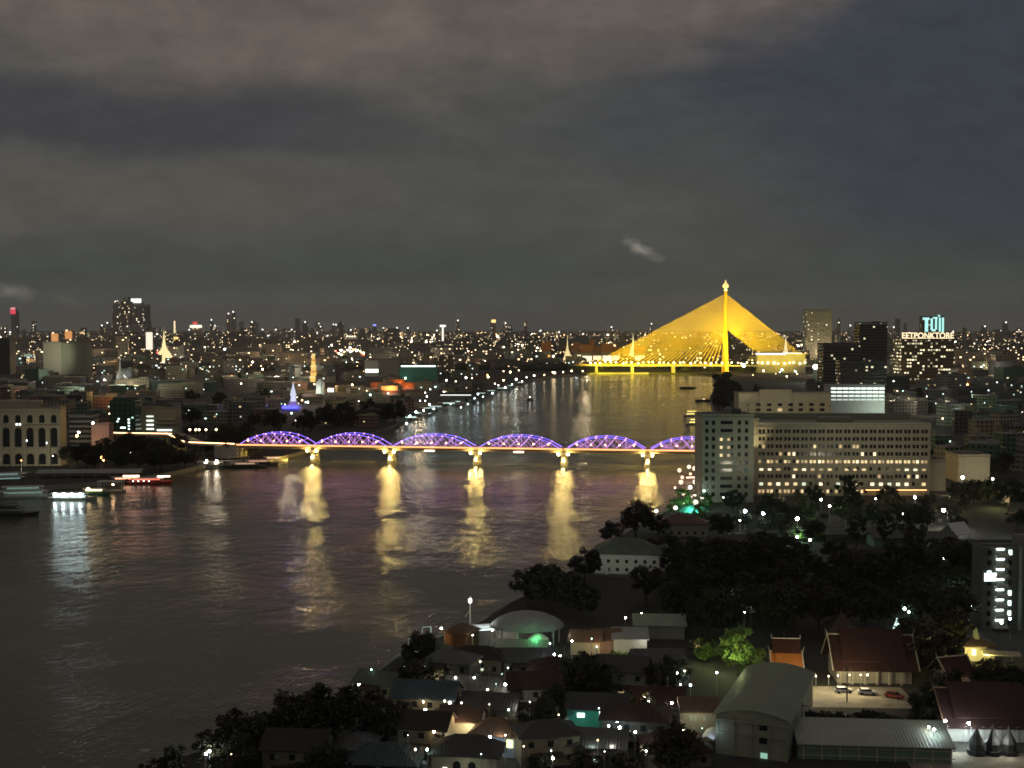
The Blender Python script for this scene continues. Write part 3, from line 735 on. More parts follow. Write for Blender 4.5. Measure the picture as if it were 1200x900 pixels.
for kb in ((55, 420, 122, 434, 1850), (136, 408, 145, 429, 1850), (358, 410, 376, 436, 1980), (326, 454, 362, 482, 1330), (366, 438, 394, 463, 1580), (408, 450, 424, 460, 1650), (395, 400, 432, 418, 3500), (424, 419, 515, 438, 1930), (438, 446, 484, 460, 1700), (630, 396, 730, 414, 3100), (182, 385, 204, 412, 2950)): keep(*kb)
# ---- named blocks on the left bank
bd_ = slab(79, 106, 488, 516, facade('banded_facade', (.42, .44, .4), (.02, .03, .025), 30, 3.6, .98, .45, 0), 'low white block of long dark bands beside the arcaded building', 'building', 16, 0, D=900)
gb = slab(127, 157, 470, 503, facade('green_facade', (.04, .13, .085), (.02, .04, .03), 4, 3.8, .6, .5, 0), 'green tinted block with scattered cyan lit windows', 'building', 16, 0, D=985, lm='green tinted block')
for x_, z_ in ((-3, 15), (-4, 13), (-1, 8), (0, 8), (1.5, 8), (5, 14.5), (5, 12), (5, 9.5), (5, 7), (-6, 4), (8, 16)): window(gb, x_, z_, 1.5, 1.2, rnd.choice(LITC))
wb = slab(160, 205, 478, 500, M['cream'], 'white block with stacked bright balconies and a tall side wall', 'building', 16, 0, D=1010, lm='bright-balcony block')
wd, hh, dp = wh(wb)
part('stair_tower', MB().box(-wd / 2 + 1.5, -1, 0, 3, 4, hh + 6), M['white'], wb)
for r_ in range(4):
    o = part('balcony', MB().box(2, -1.2, 3 + r_ * 3.4, wd * .82, 2.4, .25).box(2, -2.3, 3.2 + r_ * 3.4, wd * .82, .12, .9), M['white'], wb)
    part('balcony_light', MB().box(-wd * .18, -.3, 5.2 + r_ * 3.4, 5.5, .3, .8), L((.85, 1, .85), 3.5 if r_ != 3 else 2), o)
window(wb, 6, 3.5, 12, 1.5, LITC[1]); 
tb_ = slab(105, 126, 497, 512, M['pink'], 'low pinkish box lit by lamps at the start of the approach road', 'building', 10, 0, D=880, roofbox=False)
pointl(XD(112, 868), 866, 8, 2500, (1, .6, .4)); pointl(XD(97, 868), 862, 6, 1800, (1, .75, .5))
for px, py, c_ in ((107, 497, WHITE), (88, 512, ORANGE), (90, 508, WHITE)): street_lamp(XD(px, 862), 862, c_, 60, ZD(py, 862) - 2, .7, cname='warm' if c_ != WHITE else 'white', simple=True)
for (a_, b_, c_, d_, m_, lab_) in (
    (50, 71, 401, 421, 'cream', 'pale windowless cube lit from one side far behind the arcaded building'),
    (71, 101, 402, 421, 'olive', 'grey-green windowless block joined behind the pale cube'),
    (-10, 11, 397, 432, 'dark', 'dark plain tower at the left edge behind the arcaded building')):
    D_ = 2300; slab(a_, b_, c_, d_, M[m_], lab_, 'block', 30, 0, D=D_ if 'cube' in lab_ else D_ + 20, roofbox=False, lm='pale windowless cube' if 'pale' in lab_ else None)
spot(XD(60, 2250), 2250, 40, XD(60, 2300), 2300, 40, 45000, (1, 1, .75), 110, 3)
# yard full of white light below the cube
yd = thing('floodlit_yard', 'wide yard full of white light below the pale windowless cube', 'yard', (XD(88, 1900), 1900, 2)); landmark('floodlit yard', 88, 428)
part('paving', MB().box(0, 0, 0, 75, 60, .15), M['white'], yd)
for px, py in ((66, 428), (74, 431), (82, 430), (88, 433), (96, 427), (104, 426), (110, 424)):
    x, y = XD(px, 1900) - XD(88, 1900), (py - 429) * -9
    o = part('yard_light', MB().tube((x, y, 0), (x, y, 5), .2, 4), M['steel'], yd); part('lamp_head', MB().ball(x, y, 6, random.uniform(1.0, 1.5), 6, 4), L((.85, 1, .93), 7), o)
for px in (72, 88, 104): pointl(XD(px, 1890), 1880, 14, 24000, (.9, 1, .92), 1.5)

def chedi(px, yt, yb, m_, label, D=None, cat='stupa', st=None, slim=1.0, name='stupa'):
    D = G(600, yb)[1] if D is None else D
    x = XD(px, D); h_ = ZD(yt, D) - 2; r = h_ * .26 * slim
    t = thing(name, label, cat, (x, D, 2))
    a = MB(); a.lathe([(r * 1.3, 0), (r * 1.3, h_ * .08), (r * 1.05, h_ * .08), (r * 1.05, h_ * .16)], n=8)
    part('base', a, m_, t)
    b_ = MB(); b_.sm = True; b_.lathe([(r * .95, h_ * .16), (r * .8, h_ * .24), (r * .6, h_ * .34), (r * .34, h_ * .42), (r * .3, h_ * .46)], n=16)
    part('bell', b_, m_, t)
    s_ = MB(); s_.lathe([(r * .26, h_ * .46), (r * .16, h_ * .6), (r * .09, h_ * .78), (.05, h_)], n=10)
    part('spire', s_, m_, t); return t
chedi(140, 411, 428, M['white'], 'slender white stupa right of the floodlit yard', D=1900, slim=.5); pointl(XD(140, 1880), 1870, 12, 7000, (.9, 1, .95), 2)
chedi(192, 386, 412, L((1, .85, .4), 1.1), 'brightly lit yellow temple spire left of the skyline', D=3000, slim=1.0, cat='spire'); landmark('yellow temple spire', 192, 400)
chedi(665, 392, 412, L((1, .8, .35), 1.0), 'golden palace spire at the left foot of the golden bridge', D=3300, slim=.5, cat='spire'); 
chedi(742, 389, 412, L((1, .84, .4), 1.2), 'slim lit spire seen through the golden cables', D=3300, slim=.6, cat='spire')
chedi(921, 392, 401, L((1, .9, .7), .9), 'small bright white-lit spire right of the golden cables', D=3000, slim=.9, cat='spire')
# golden tiered pagoda
D_ = 2000; pg = thing('pagoda', 'tiered pagoda lit in gold amid the left-bank city', 'pagoda', (XD(367, D_), D_, 2)); landmark('golden pagoda', 367, 425)
hh = ZD(412, D_)
for k in range(5):
    z_ = k * hh / 5.6; r_ = 8 - k * 1.1
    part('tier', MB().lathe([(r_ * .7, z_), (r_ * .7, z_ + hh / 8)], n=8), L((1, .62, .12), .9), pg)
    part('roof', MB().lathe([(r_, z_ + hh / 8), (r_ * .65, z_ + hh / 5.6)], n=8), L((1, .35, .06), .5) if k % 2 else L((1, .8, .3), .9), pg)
part('finial', MB().lathe([(.8, hh * .89), (.1, hh)], n=6), M['gold'], pg)
# blue lit monument with white figure-like fountain
D_ = G(600, 480)[1]; fm = thing('monument', 'white monument glowing over a pool of blue light behind the truss bridge', 'monument', (XD(343, D_), D_, 2)); landmark('blue-lit monument', 343, 468)
part('plinth', MB().box(0, 0, 0, 17, 14, 5).box(0, 0, 5, 8, 8, 4), M['white'], fm)
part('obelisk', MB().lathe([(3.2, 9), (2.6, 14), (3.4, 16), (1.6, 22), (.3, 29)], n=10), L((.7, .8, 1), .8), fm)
part('blue_lamp', MB().box(-2, -9.6, 1.5, 17, .4, 3.2), L((.04, .06, 1), 2.2), fm)
for s_ in (-9, 3, 12): pointl(XD(343, D_) + s_, D_ - 15, 7, 1800, (.03, .05, 1), .8)
# chapel and neighbours
D_ = G(600, 462)[1]; ch = thing('chapel', 'small white chapel with pointed lit gable behind the truss bridge', 'chapel', (XD(375, D_), D_, 2)); landmark('white chapel', 375, 452)
part('wall', MB().gwall(0, 0, 0, 11, 10, 15, 6, pi / 2), M['white'], ch); part('roof', MB().gable(0, 0, 15, 11, 10, 6, .5, pi / 2), M['greyroof'], ch)
part('tower', MB().box(0, -5, 0, 4.5, 4, 20, 0, .92), M['white'], ch); pointl(XD(372, D_), D_ - 16, 7, 7500, (.85, 1, .85), 1)
for px, py, w_, lab_ in ((387, 457, 9, 'small box building glowing plain white right of the chapel'), (416, 457, 7, 'tiny white lit box building midway along the wooded bank'), (480, 426, 0, '')):
    if not w_: continue
    D_ = G(600, py + 3)[1]; t = thing('lit_building', lab_, 'building', (XD(px, D_), D_, 2)); part('wall', MB().box(0, 3, 0, w_, 6, 7), M['white'], t); part('roof', MB().box(0, 3, 7, w_ + 1, 7, .4), M['grey'], t); window(t, 0, 1, w_ * .85, 4.6, L((1, 1, .85), 3.2))
# stadium, bright hall, teal hall
D_ = 3600; sd_ = thing('stadium', 'bright cream oval stadium glowing below the far skyline', 'stadium', (XD(414, D_), D_, 2)); landmark('bright stadium', 414, 408)
a = MB(); a.lathe([(30, 0), (34, 16), (31, 16), (26, 2)], n=24)
part('stand', a, M['cream'], sd_)
for k in range(9): part('floodlight', MB().ball(-32 + k * 8, -20, 8 + 4 * (k % 2) + 5 * sin(k), 3.2, 6, 4), L((1, .8, .42), 5), sd_)
part('red_light', MB().box(32, -20, 6, 6, 2, 5), L((1, .12, .06), 3), sd_)
D_ = 2250; t = slab(427, 446, 423, 434, M['white'], 'long low hall roof glowing bright white left of the grey tower', 'hall', 20, 0, D=D_, roofbox=False, name='hall'); window(t, 0, 6, wh(t)[0] * .9, 6, L((.95, 1, .9), 3))
t = slab(443, 467, 421, 443, M['grey'], 'plain grey block right of the bright white hall', 'block', 20, 0, D=2050, roofbox=False)
t = slab(468, 512, 428, 441, M['teal'], 'long green hall edged with a line of white lights', 'hall', 20, 0, D=1950, roofbox=False, name='hall', lm='long green hall'); window(t, 0, wh(t)[1] - 2.5, wh(t)[0] * .92, 2.0, L((.85, 1, .9), 3))
t = slab(513, 532, 418, 437, facade('brick_facade', (.22, .17, .12), (.03, .03, .03), 4, 3.5, .5, .5, .2, (1, .8, .5), 1.6), 'squarish brown block right of the long green hall', 'block', 20, 0, D=2200)
D_ = 1650
for (px, py, wq, rot_) in ((447, 456, 30, .2), (465, 452, 24, -.3), (478, 456, 18, .4), (456, 461, 20, .1)):
    D_ = G(600, py)[1]; t = thing('temple_roof_hall', f"steep-roofed red-lit temple hall {near(XD(px, D_), D_)}", 'temple hall', (XD(px, D_), D_, 2), rot_, 'red-lit temple halls', auto=True)
    part('wall', MB().gwall(0, 0, 0, wq, 10, 5, 4.6), M['pink'], t); part('roof', MB().gable(0, 0, 5, wq, 10, 4.6, 1), M['orangeroof'], t)
    FOOT.append((XD(px, D_), D_, 15)); pointl(XD(px, D_) + 2, D_ - 12, 9, 5500, (1, .35, .15), 1)
landmark('red-lit temple halls', 462, 452)
# palace cluster
for px, py, w_, c_, s_ in ((640, 405, 16, (1, .5, .08), 2), (666, 409, 14, WARM, 2.2), (676, 406, 12, (1, .8, .5), 2.4), (688, 408, 20, (1, .85, .55), 2.2), (700, 410, 18, (1, .75, .4), 2), (712, 407, 20, (1, .88, .6), 2.4), (722, 410, 16, (1, .8, .45), 2), (750, 410, 20, (1, .8, .35), 2.6), (735, 413, 12, WARM, 2), (694, 402, 8, WARM, 2)):
    D_ = 3250 + random.uniform(-80, 120); t = thing('palace_hall', f"palace hall glowing {'orange' if w_ == 16 and px == 640 else 'cream'} {near(XD(px, D_), D_)}", 'palace hall', (XD(px, D_), D_, 2), 0, 'lit palace halls', auto=True)
    h_ = ZD(py - 4, D_) - 2
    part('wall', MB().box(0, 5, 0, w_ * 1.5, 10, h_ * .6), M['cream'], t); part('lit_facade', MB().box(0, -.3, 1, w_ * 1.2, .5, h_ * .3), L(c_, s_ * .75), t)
    part('roof', MB().gable(0, 5, h_ * .6, w_ * 1.5, 10, h_ * .4, 1), M['orangeroof'], t)
landmark('lit palace', 695, 406)
# ---- skyline towers: bearing, top row, width px, distance, crown colour
T1 = facade('skyline_facade', (.4, .39, .37), (.12, .12, .12), 9, 8, .5, .45, .07, (1, .85, .6), 5.0, rnd=.8)
T2 = facade('skyline_facade_warm', (.42, .37, .32), (.13, .12, .1), 10, 9, .45, .4, .10, (1, .75, .4), 4.5, rnd=.8)
T3 = facade('skyline_facade_dim', (.33, .34, .33), (.16, .16, .16), 10, 9, .5, .4, .03, (1, .85, .6), 4.5, rnd=.8)
SKY = [(18, 362, 7, 6500, 'red'), (5, 383, 6, 5200, ''), (12, 388, 5, 5000, 'w'), (28, 386, 5, 6500, ''), (40, 376, 5, 7500, ''), (66, 390, 10, 4200, 'orange'), (82, 387, 10, 4300, 'orange'), (98, 384, 6, 5200, 'o2'), (108, 388, 6, 6000, ''), (120, 380, 5, 6800, 'w'), (127, 377, 4, 6800, 'w'), (137, 352, 8, 6200, 'w'), (146, 346, 7, 6000, 'spire'), (153, 348, 6, 6100, 'x'), (162, 354, 12, 6400, 'bigw'), (172, 357, 7, 6500, ''), (180, 384, 6, 6000, ''), (157, 380, 24, 5600, ''), (176, 388, 8, 4000, 'white'), (205, 376, 3, 6000, 'yspire'), (222, 385, 4, 6400, 'w'), (231, 380, 10, 6200, 'wred'), (245, 391, 5, 5800, ''), (254, 388, 5, 5800, ''), (268, 366, 5, 6500, 'w'), (274, 364, 5, 6500, 'w'), (283, 377, 6, 6500, ''), (296, 376, 6, 6400, 'w'), (301, 378, 5, 6900, ''), (314, 392, 5, 6000, 'w'), (324, 385, 6, 6200, 'w'), (333, 384, 6, 6300, ''), (340, 391, 4, 6300, ''), (349, 373, 6, 6800, ''), (358, 376, 7, 6600, 'w'), (366, 384, 5, 6600, ''), (375, 394, 5, 6000, ''), (385, 392, 6, 6000, 'w'), (399, 377, 6, 6800, ''), (412, 393, 12, 5200, 'w2'), (420, 386, 4, 6200, ''), (432, 384, 4, 6400, ''), (439, 381, 5, 6700, 'blue'), (453, 387, 6, 6300, 'w'), (466, 383, 4, 6300, 'w'), (479, 383, 5, 6600, 'w'), (488, 394, 6, 6100, ''), (512, 386, 4, 6000, 'w'), (519, 381, 4, 5800, 'wcol'), (530, 390, 4, 6200, ''), (540, 394, 6, 6100, ''), (556, 396, 6, 6000, ''), (578, 375, 5, 6500, 'lantern'), (598, 391, 4, 6300, ''), (611, 388, 4, 6500, ''), (634, 386, 3, 6500, 'w'), (655, 388, 3, 6500, 'w'), (683, 390, 3, 6500, 'w'), (717, 382, 3, 6600, 'w'), (763, 378, 2, 6500, 'w'), (926, 390, 5, 5200, ''), (953, 384, 4, 5000, ''), (983, 372, 4, 5200, ''), (996, 380, 3, 5200, 'w'), (1004, 385, 6, 4600, 'w'), (1060, 396, 5, 4600, ''), (1130, 384, 5, 5200, ''), (1142, 388, 6, 5200, ''), (1153, 381, 5, 5600, 'w'), (1168, 386, 8, 5400, ''), (1182, 388, 6, 5400, ''), (1194, 384, 6, 5600, '')]
rk_ = random.Random(12)
for _ in range(34):
    pq = rk_.choice([rk_.uniform(185, 640), rk_.uniform(185, 480), rk_.uniform(940, 1200)]); SKY.append((pq, rk_.uniform(373, 388), rk_.uniform(3, 6), rk_.uniform(6500, 8500), rk_.choice(['', '', 'w', 'w'])))
for i, (px, py, wpx, D_, cr) in enumerate(SKY):
    x = XD(px, D_); h_ = ZD(py, D_) - 2; wd = wpx * MP(D_)
    desc = {'red': 'with a red glowing crown', 'w': 'with a small white rooftop light', 'orange': 'lit orange down its front', 'o2': 'with an orange band', 'spire': 'topped by a leaning spire', 'x': 'with a notched top', 'bigw': 'with a broad white lit crown', 'white': 'lit solid cream', 'yspire': 'ending in a thin yellow-lit spire',
            'wred': 'with a white band under a red light', 'w2': 'with a row of white roof lights', 'blue': 'with a blue light on top', 'wcol': 'lit as one white column', 'lantern': 'carrying an orange lantern light', '': 'dotted with dim windows'}[cr]
    hgt = 'very tall' if h_ > 190 else 'tall' if h_ > 95 else 'mid-height'
    t = thing('skyscraper', f"{hgt} distant tower {desc}", 'skyscraper', (x, D_, 2), random.uniform(-.3, .3) if wpx < 8 else 0, 'skyline towers', auto=True)
    mm = T3 if (i * 7) % 5 < 2 else T1 if i % 3 else T2
    bm_ = MB(); tt = random.random()
    if cr == 'spire': bm_.box(0, 0, 0, wd, wd, h_ * .88); part('spire', MB().box(wd * .1, 0, h_ * .88, wd * .5, wd * .6, h_ * .12, .2, .25), M['steel'], t)
    elif cr == 'x': bm_.box(0, 0, 0, wd, wd, h_ * .9).box(-wd * .25, 0, h_ * .9, wd * .4, wd, h_ * .1)
    elif tt < .4: bm_.box(0, 0, 0, wd, wd * .8, h_ * .93).box(0, 0, h_ * .93, wd * .6, wd * .5, h_ * .07)
    elif tt < .7: bm_.box(0, 0, 0, wd, wd * .9, h_, 0, .86)
    else: bm_.box(0, 0, 0, wd * 1.15, wd, h_ * .6).box(0, 0, h_ * .6, wd * .9, wd * .8, h_ * .4)
    part('body', bm_, mm, t)
    tp = M['steel']; u_ = MP(D_)
    def cl(name, x_, z_, w_, hz_, col, st): part(name, MB().box(x_, -wd * .55 - .5, z_, w_, 1, hz_), L(col, st, False), t)
    if cr == 'red': cl('red_crown', 0, h_ - 6 * u_, wd * 1.0, 5.5 * u_, (1, .06, .12), .9); cl('crown_light', 0, h_ - .5 * u_, wd * .9, 2 * u_, (1, .45, .4), 1)
    if cr == 'w': cl('roof_light', 0, h_ - 2 * u_, 1.3 * u_, 1.3 * u_, (1, 1, .9), 3)
    if cr == 'orange': cl('lit_front', 0, h_ - 10 * u_, wd * .8, 9 * u_, (1, .42, .12), .75); cl('roof_light', -wd * .2, h_ - 1 * u_, 2 * u_, 1.6 * u_, (1, .7, .4), 2.5)
    if cr == 'o2': cl('lit_band', 0, h_ * .7, wd, 2 * u_, (1, .6, .3), 1)
    if cr == 'bigw': cl('crown_light', 0, h_ - 1 * u_, wd, 5 * u_, (.95, 1, .92), 1.6)
    if cr == 'white': cl('lit_front', 0, h_ * .2, wd * .95, h_ * .75, (1, .88, .68), 1.2)
    if cr == 'yspire': cl('lit_spire', 0, h_ * .5, wd * .6, h_ * .5, (1, .8, .45), 1.3); cl('lit_base', 1.5 * u_, h_ * .2, 5 * u_, 4 * u_, (1, .7, .2), 1.5)
    if cr == 'wred': cl('lit_band', 0, h_ - 4 * u_, wd * 1.4, 3 * u_, (1, .93, .7), 1.8); cl('red_light', -1 * u_, h_, 5 * u_, 3 * u_, (1, .08, .06), .9)
    if cr == 'w2': 
        for k in range(4): cl('roof_light', (k - 1.5) * 3 * u_, h_ - 2 * u_, 1.8 * u_, 1.5 * u_, (1, .9, .65), 2.2)
    if cr == 'blue': cl('blue_light', 0, h_ - 1 * u_, 3.5 * u_, 2 * u_, (.25, .3, 1), 1.8)
    if cr == 'wcol': cl('lit_front', 0, h_ * .15, wd * .5, h_ * .8, (1, .93, .8), 1.5); cl('crown_light', 0, h_ - 2 * u_, wd * 1.7, 2.2 * u_, (1, .95, .8), 2)
    if cr == 'lantern': cl('lantern', 0, h_ - 3 * u_, 5 * u_, 3.4 * u_, (1, .6, .22), 2.2)
# ================================================================== the near bank
CN = {'cream': 'cream', 'white': 'white', 'grey': 'grey', 'dkgrey': 'dark-grey', 'olive': 'olive', 'pink': 'pinkish', 'green': 'green', 'teal': 'teal', 'bluegrey': 'blue-grey', 'wood': 'timber'}
RN = {'redroof': 'dark-red', 'brownroof': 'brown', 'greyroof': 'grey', 'rustroof': 'rusty', 'greenroof': 'greenish', 'blueroof': 'blue', 'darkroof': 'blackened', 'orangeroof': 'orange tiled', 'whiteroof': 'white'}
NUMW = ['no', 'one', 'two', 'three', 'four', 'five', 'six', 'seven', 'eight', 'nine', 'ten', 'eleven', 'twelve']
def house(px, py, w_, d_, h_, rot, kind, wk, rk, label=None, lit=(), hr=None, cat='house', kp=False, dark=True, pos=None, group=None, lm=None):
    x, y = pos or G(px, py); hr = hr or min(w_, d_) * .28
    if label is None:
        label = f"{CN[wk]} house with {RN[rk]} {'gabled' if kind == 'gable' else 'hipped' if kind == 'hip' else 'lean-to'} roof {near(x, y)}"; auto = True
    else: auto = False
    if auto:
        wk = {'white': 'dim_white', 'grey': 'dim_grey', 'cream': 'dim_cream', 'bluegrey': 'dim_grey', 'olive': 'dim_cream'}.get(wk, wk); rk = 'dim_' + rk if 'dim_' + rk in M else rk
    t = thing('house' if cat == 'house' else cat.replace(' ', '_').replace('-', '_'), label, cat, (x, y, 2), rot, group, auto)
    wb_ = MB()
    if kind == 'gable': wb_.gwall(0, 0, -.5, w_, d_, h_ + .5, hr)
    else: wb_.box(0, 0, -.5, w_, d_, h_ + .5)
    part('wall', wb_, M[wk], t)
    rb = MB()
    if kind == 'gable': rb.gable(0, 0, h_, w_, d_, hr, .7)
    elif kind == 'hip': rb.hip(0, 0, h_, w_, d_, hr)
    elif kind == 'shed':
        X, Y = w_ / 2 + .6, d_ / 2 + .6; rb.add([(-X, -Y, h_), (X, -Y, h_), (X, Y, h_ + hr), (-X, Y, h_ + hr), (-X, -Y, h_ - .2), (X, -Y, h_ - .2), (X, Y, h_ - .2), (-X, Y, h_ - .2)], [(0, 1, 2, 3), (7, 6, 5, 4), (0, 4, 5, 1), (1, 5, 6, 2), (2, 6, 7, 3), (3, 7, 4, 0)])
    part('roof', rb, M[rk], t)
    n_ = max(2, int(w_ / 3.2)); fl = max(1, int(h_ / 3))
    litset = set(lit)
    for f_ in range(fl):
        for k in range(n_):
            i = f_ * n_ + k; x_ = -w_ / 2 + (k + .5) * w_ / n_
            if i in litset: window(t, x_, 1 + f_ * 3, 1.3, 1.2, random.choice(LITW + LITC[:1]), -d_ / 2 - .05)
            elif dark: window(t, x_, 1 + f_ * 3, 1.1, 1.2, M['glass'], -d_ / 2 - .05)
    if auto:
        rr_ = random.Random(int(px * 7 + py))
        for _ in range(rr_.randint(1, 2)):
            a_, b_ = rr_.uniform(-.4, .4) * w_, -d_ / 2 - .4
            part('air_conditioner', MB().box(a_, b_, rr_.uniform(1.5, h_ - .9), .9, .4, .65), M['grey'], t)
        if rr_.random() < .6: part('antenna', MB().tube((w_ * .2, 0, h_ + hr * .5), (w_ * .2, 0, h_ + hr + 2.6), .04, 4).tube((w_ * .2 - .6, 0, h_ + hr + 2.3), (w_ * .2 + .6, 0, h_ + hr + 2.3), .03, 4).tube((w_ * .2 - .4, 0, h_ + hr + 1.9), (w_ * .2 + .4, 0, h_ + hr + 1.9), .03, 4), M['steel'], t)
        if rr_.random() < .45: part('water_tank', MB().lathe([(.75, 0), (.8, 1.3), (.3, 1.7)], w_ / 2 + 1.1, -d_ * .2, 1.6, 10).box(w_ / 2 + 1.1, -d_ * .2, -.5, 1.2, 1.2, 2.1), M['bluegrey'], t)
        part('lean_to', MB().add([(-w_ * .35, -d_ / 2 - 2.2, 2.3), (w_ * .2, -d_ / 2 - 2.2, 2.3), (w_ * .2, -d_ / 2, 2.9), (-w_ * .35, -d_ / 2, 2.9), (-w_ * .35, -d_ / 2 - 2.2, 2.22), (w_ * .2, -d_ / 2 - 2.2, 2.22), (w_ * .2, -d_ / 2, 2.8), (-w_ * .35, -d_ / 2, 2.8)], [(0, 1, 2, 3), (7, 6, 5, 4), (0, 4, 5, 1), (1, 5, 6, 2), (2, 6, 7, 3), (3, 7, 4, 0)]), M['dim_rustroof'], t)
    FOOT.append((x, y, max(w_, d_) * .52))
    if kp:
        q_ = proj(x, y, 2 + h_ / 2); s_ = F / y; keep(q_[0] - w_ * s_ / 2, q_[1] - (h_ / 2 + hr) * s_, q_[0] + w_ * s_ / 2, q_[1] + h_ / 3 * s_, y - 3)
    if lm: landmark(lm, *proj(x, y, 2 + h_ / 2))
    return t
# white riverside house with hipped roof and wing
t = house(735, 668, 23, 15, 7.4, -.12, 'hip', 'white', 'dim_greenroof', 'white two-storey riverside house with a wide hipped roof among dark trees', hr=4.6, kp=True, lm='white riverside house')
part('wing_wall', MB().box(14, 5, -.5, 9, 12, 6.6), M['white'], t); part('wing_roof', MB().hip(14, 5, 6.1, 9, 12, 3.2, .7, 0), M['dim_greenroof'], t)
for x_ in (-7, 4): part('pillar', MB().box(x_, -8.6, 0, .9, .9, 3.2), M['white'], t)
spot(XD(720, 400), 425, 16, XD(735, 460), 462, 5, 1700, (.9, 1, .8), 80, 1.5)
house(800, 626, 20, 12, 5.5, -.1, 'hip', 'olive', 'rustroof', 'low olive house with dark windows beyond the white riverside house', kp=True, hr=3)
cp = thing('canopy', 'green-lit round canopy at the riverside below the pale tower block', 'canopy', (*G(812, 606), 2)); landmark('green-lit canopy', 812, 603)
part('roof', MB().lathe([(8, 3.2), (6, 4.6), (3, 5.6), (.2, 6)], n=14), M['teal'], cp)
for a_ in range(6): part('post', MB().tube((7 * cos(a_), 7 * sin(a_), 0), (7 * cos(a_), 7 * sin(a_), 3.3), .12, 5), M['steel'], cp)
pointl(*G(812, 609), 9, 4000, (.3, 1, .7)); pointl(*G(820, 600), 5, 2500, (.5, 1, .8))
GLW = [(814, 590, (1, .8, .65), .9), (800, 566, (1, .7, .5), 1.1), (808, 548, (1, .8, .55), 1.1), (812, 556, (1, .66, .42), .9), (818, 541, (1, .82, .6), .8), (805, 572, (1, .9, .8), 1.3), (815, 571, (1, .6, .4), .9), (800, 552, (1, .7, .5), 1.0), (819, 549, (1, .65, .4), 1.2), (806, 579, (1, .7, .6), 1.2), (818, 583, (1, .8, .7), 1.1), (811, 566, (1, .75, .6), 1.3), (798, 596, (1, .85, .8), .8), (797, 580, (1, .6, .5), .5), (790, 588, (1, .7, .6), .5), (820, 562, (1, .75, .6), .9), (811, 583, (1, .7, .6), .5), (816, 550, (1, .8, .6), 1.2), (803, 560, (1, .6, .4), .7), (823, 553, (1, .7, .4), .9), (808, 590, (1, .85, .7), .4), (822, 574, (1, .7, .5), .7), (795, 572, (1, .5, .35), .5)]
for px, py, c_, r_ in GLW:
    px += random.uniform(-7, 5); x, y = G(px, py + 14); h_ = ZD(py, y) - 2; r_ *= random.uniform(.5, 1.1)
    t = thing('string_lamp', f"warm pinkish globe lamp {near(x, y, 2 + h_)}", 'lamp', (x, y, 2), 0, 'globe lamps on the riverside terrace', auto=True)
    part('pole', MB().tube((0, 0, 0), (0, 0, h_), .1, 5), M['steel'], t); part('globe', MB().ball(0, 0, h_ + r_ * .5, r_ * 1.35, 8, 6), L(c_, 1.7 if r_ > .6 else 6), t)
for lab__, px, py, w__ in (('low terrace restaurant glowing pinkish below the truss bridge end', 812, 566, 12), ('smaller glowing terrace pavilion nearer the green-lit canopy', 806, 588, 9)):
    x, y = G(px, py); t = thing('terrace_pavilion', lab__, 'pavilion', (x, y, 2), .2)
    part('floor', MB().box(0, 0, -.3, w__, 8, .5), M['cream'], t); part('roof', MB().hip(0, 0, 4.4, w__, 8, 1.8, .8), M['pink'], t)
    for a_ in (-.45, -.15, .15, .45): part('post', MB().box(a_ * w__, -3.8, .2, .3, .3, 4.2), M['cream'], t)
    part('hanging_light', MB().box(0, -2, 3.2, w__ * .8, .5, .5), L((1, .66, .45), 5), t); FOOT.append((x, y, 7))
pointl(*G(812, 560), 12, 9000, (1, .6, .45), .8)
pointl(*G(812, 575), 9, 6000, (1, .7, .5), .8); pointl(*G(806, 600), 7, 1500, (.6, 1, .8), .5)
KEEP.append((786, 535, 822, 600, 585))
t = house(815, 601, 6, 5, 6, 0, 'hip', 'white', 'whiteroof', 'small white-lit gatehouse beside the green-lit canopy', lit=(0, 1), kp=True)

# barrel roofed hall
bx_, by_ = XD(885, 252), 252
hl = thing('barrel_roof_hall', 'big hall with a curved pale green metal roof and blank olive front', 'hall', (bx_, by_, 2), -radians(21)); landmark('curved-roof hall', 885, 830)
def arcp(w_, h0, rise, n=14, off=0):
    return [(-w_ / 2 * cos(pi * k / n) * 1.0, h0 + rise * sin(pi * k / n) + off) for k in range(n + 1)]
Wd, Hh, Ln = 15.0, 8.0, 38
def arc2(off=0, w_=Wd):
    R = (w_ * w_ / 4 + 1.7 ** 2) / 3.4; a0 = math.asin(w_ / 2 / R)
    return [(R * sin(-a0 + 2 * a0 * k / 16), Hh + R * cos(-a0 + 2 * a0 * k / 16) - R * cos(a0) + off) for k in range(17)]
body = [(Wd / 2, -1), (-Wd / 2, -1)] + arc2()
part('wall', MB().prof(list(reversed(body)), 0, Ln), M['olive'], hl)
rp = arc2(.35, Wd + 1.2) + list(reversed(arc2(.08, Wd + 1.2)))
part('roof', MB().prof(list(reversed(rp)), -.5, Ln + .5), ribbed('barrel_roof', (.24, .29, .2), .8, 1, .45), hl)
part('cornice', MB().box(0, -.25, Hh - .8, Wd + .2, .4, .5).box(0, -.2, Hh - 3.4, Wd + .2, .3, .3), M['olive'], hl)
for x_, z_ in ((2.4, 3.2), (2.4, 6.0)): window(hl, x_, z_, 1.6, 1.5, M['glass'])
window(hl, 2.6, .2, 1.4, 1.1, L((.5, 1, .8), .5))
for x_ in (-7.1, -3.6, 0, 3.6, 7.1): part('pilaster', MB().box(x_, -.12, -.5, .35, .3, Hh - .5), M['olive'], hl)
FOOT.append((bx_ + 7, by_ + 18, 21)); keep(840, 775, 945, 900, 250)
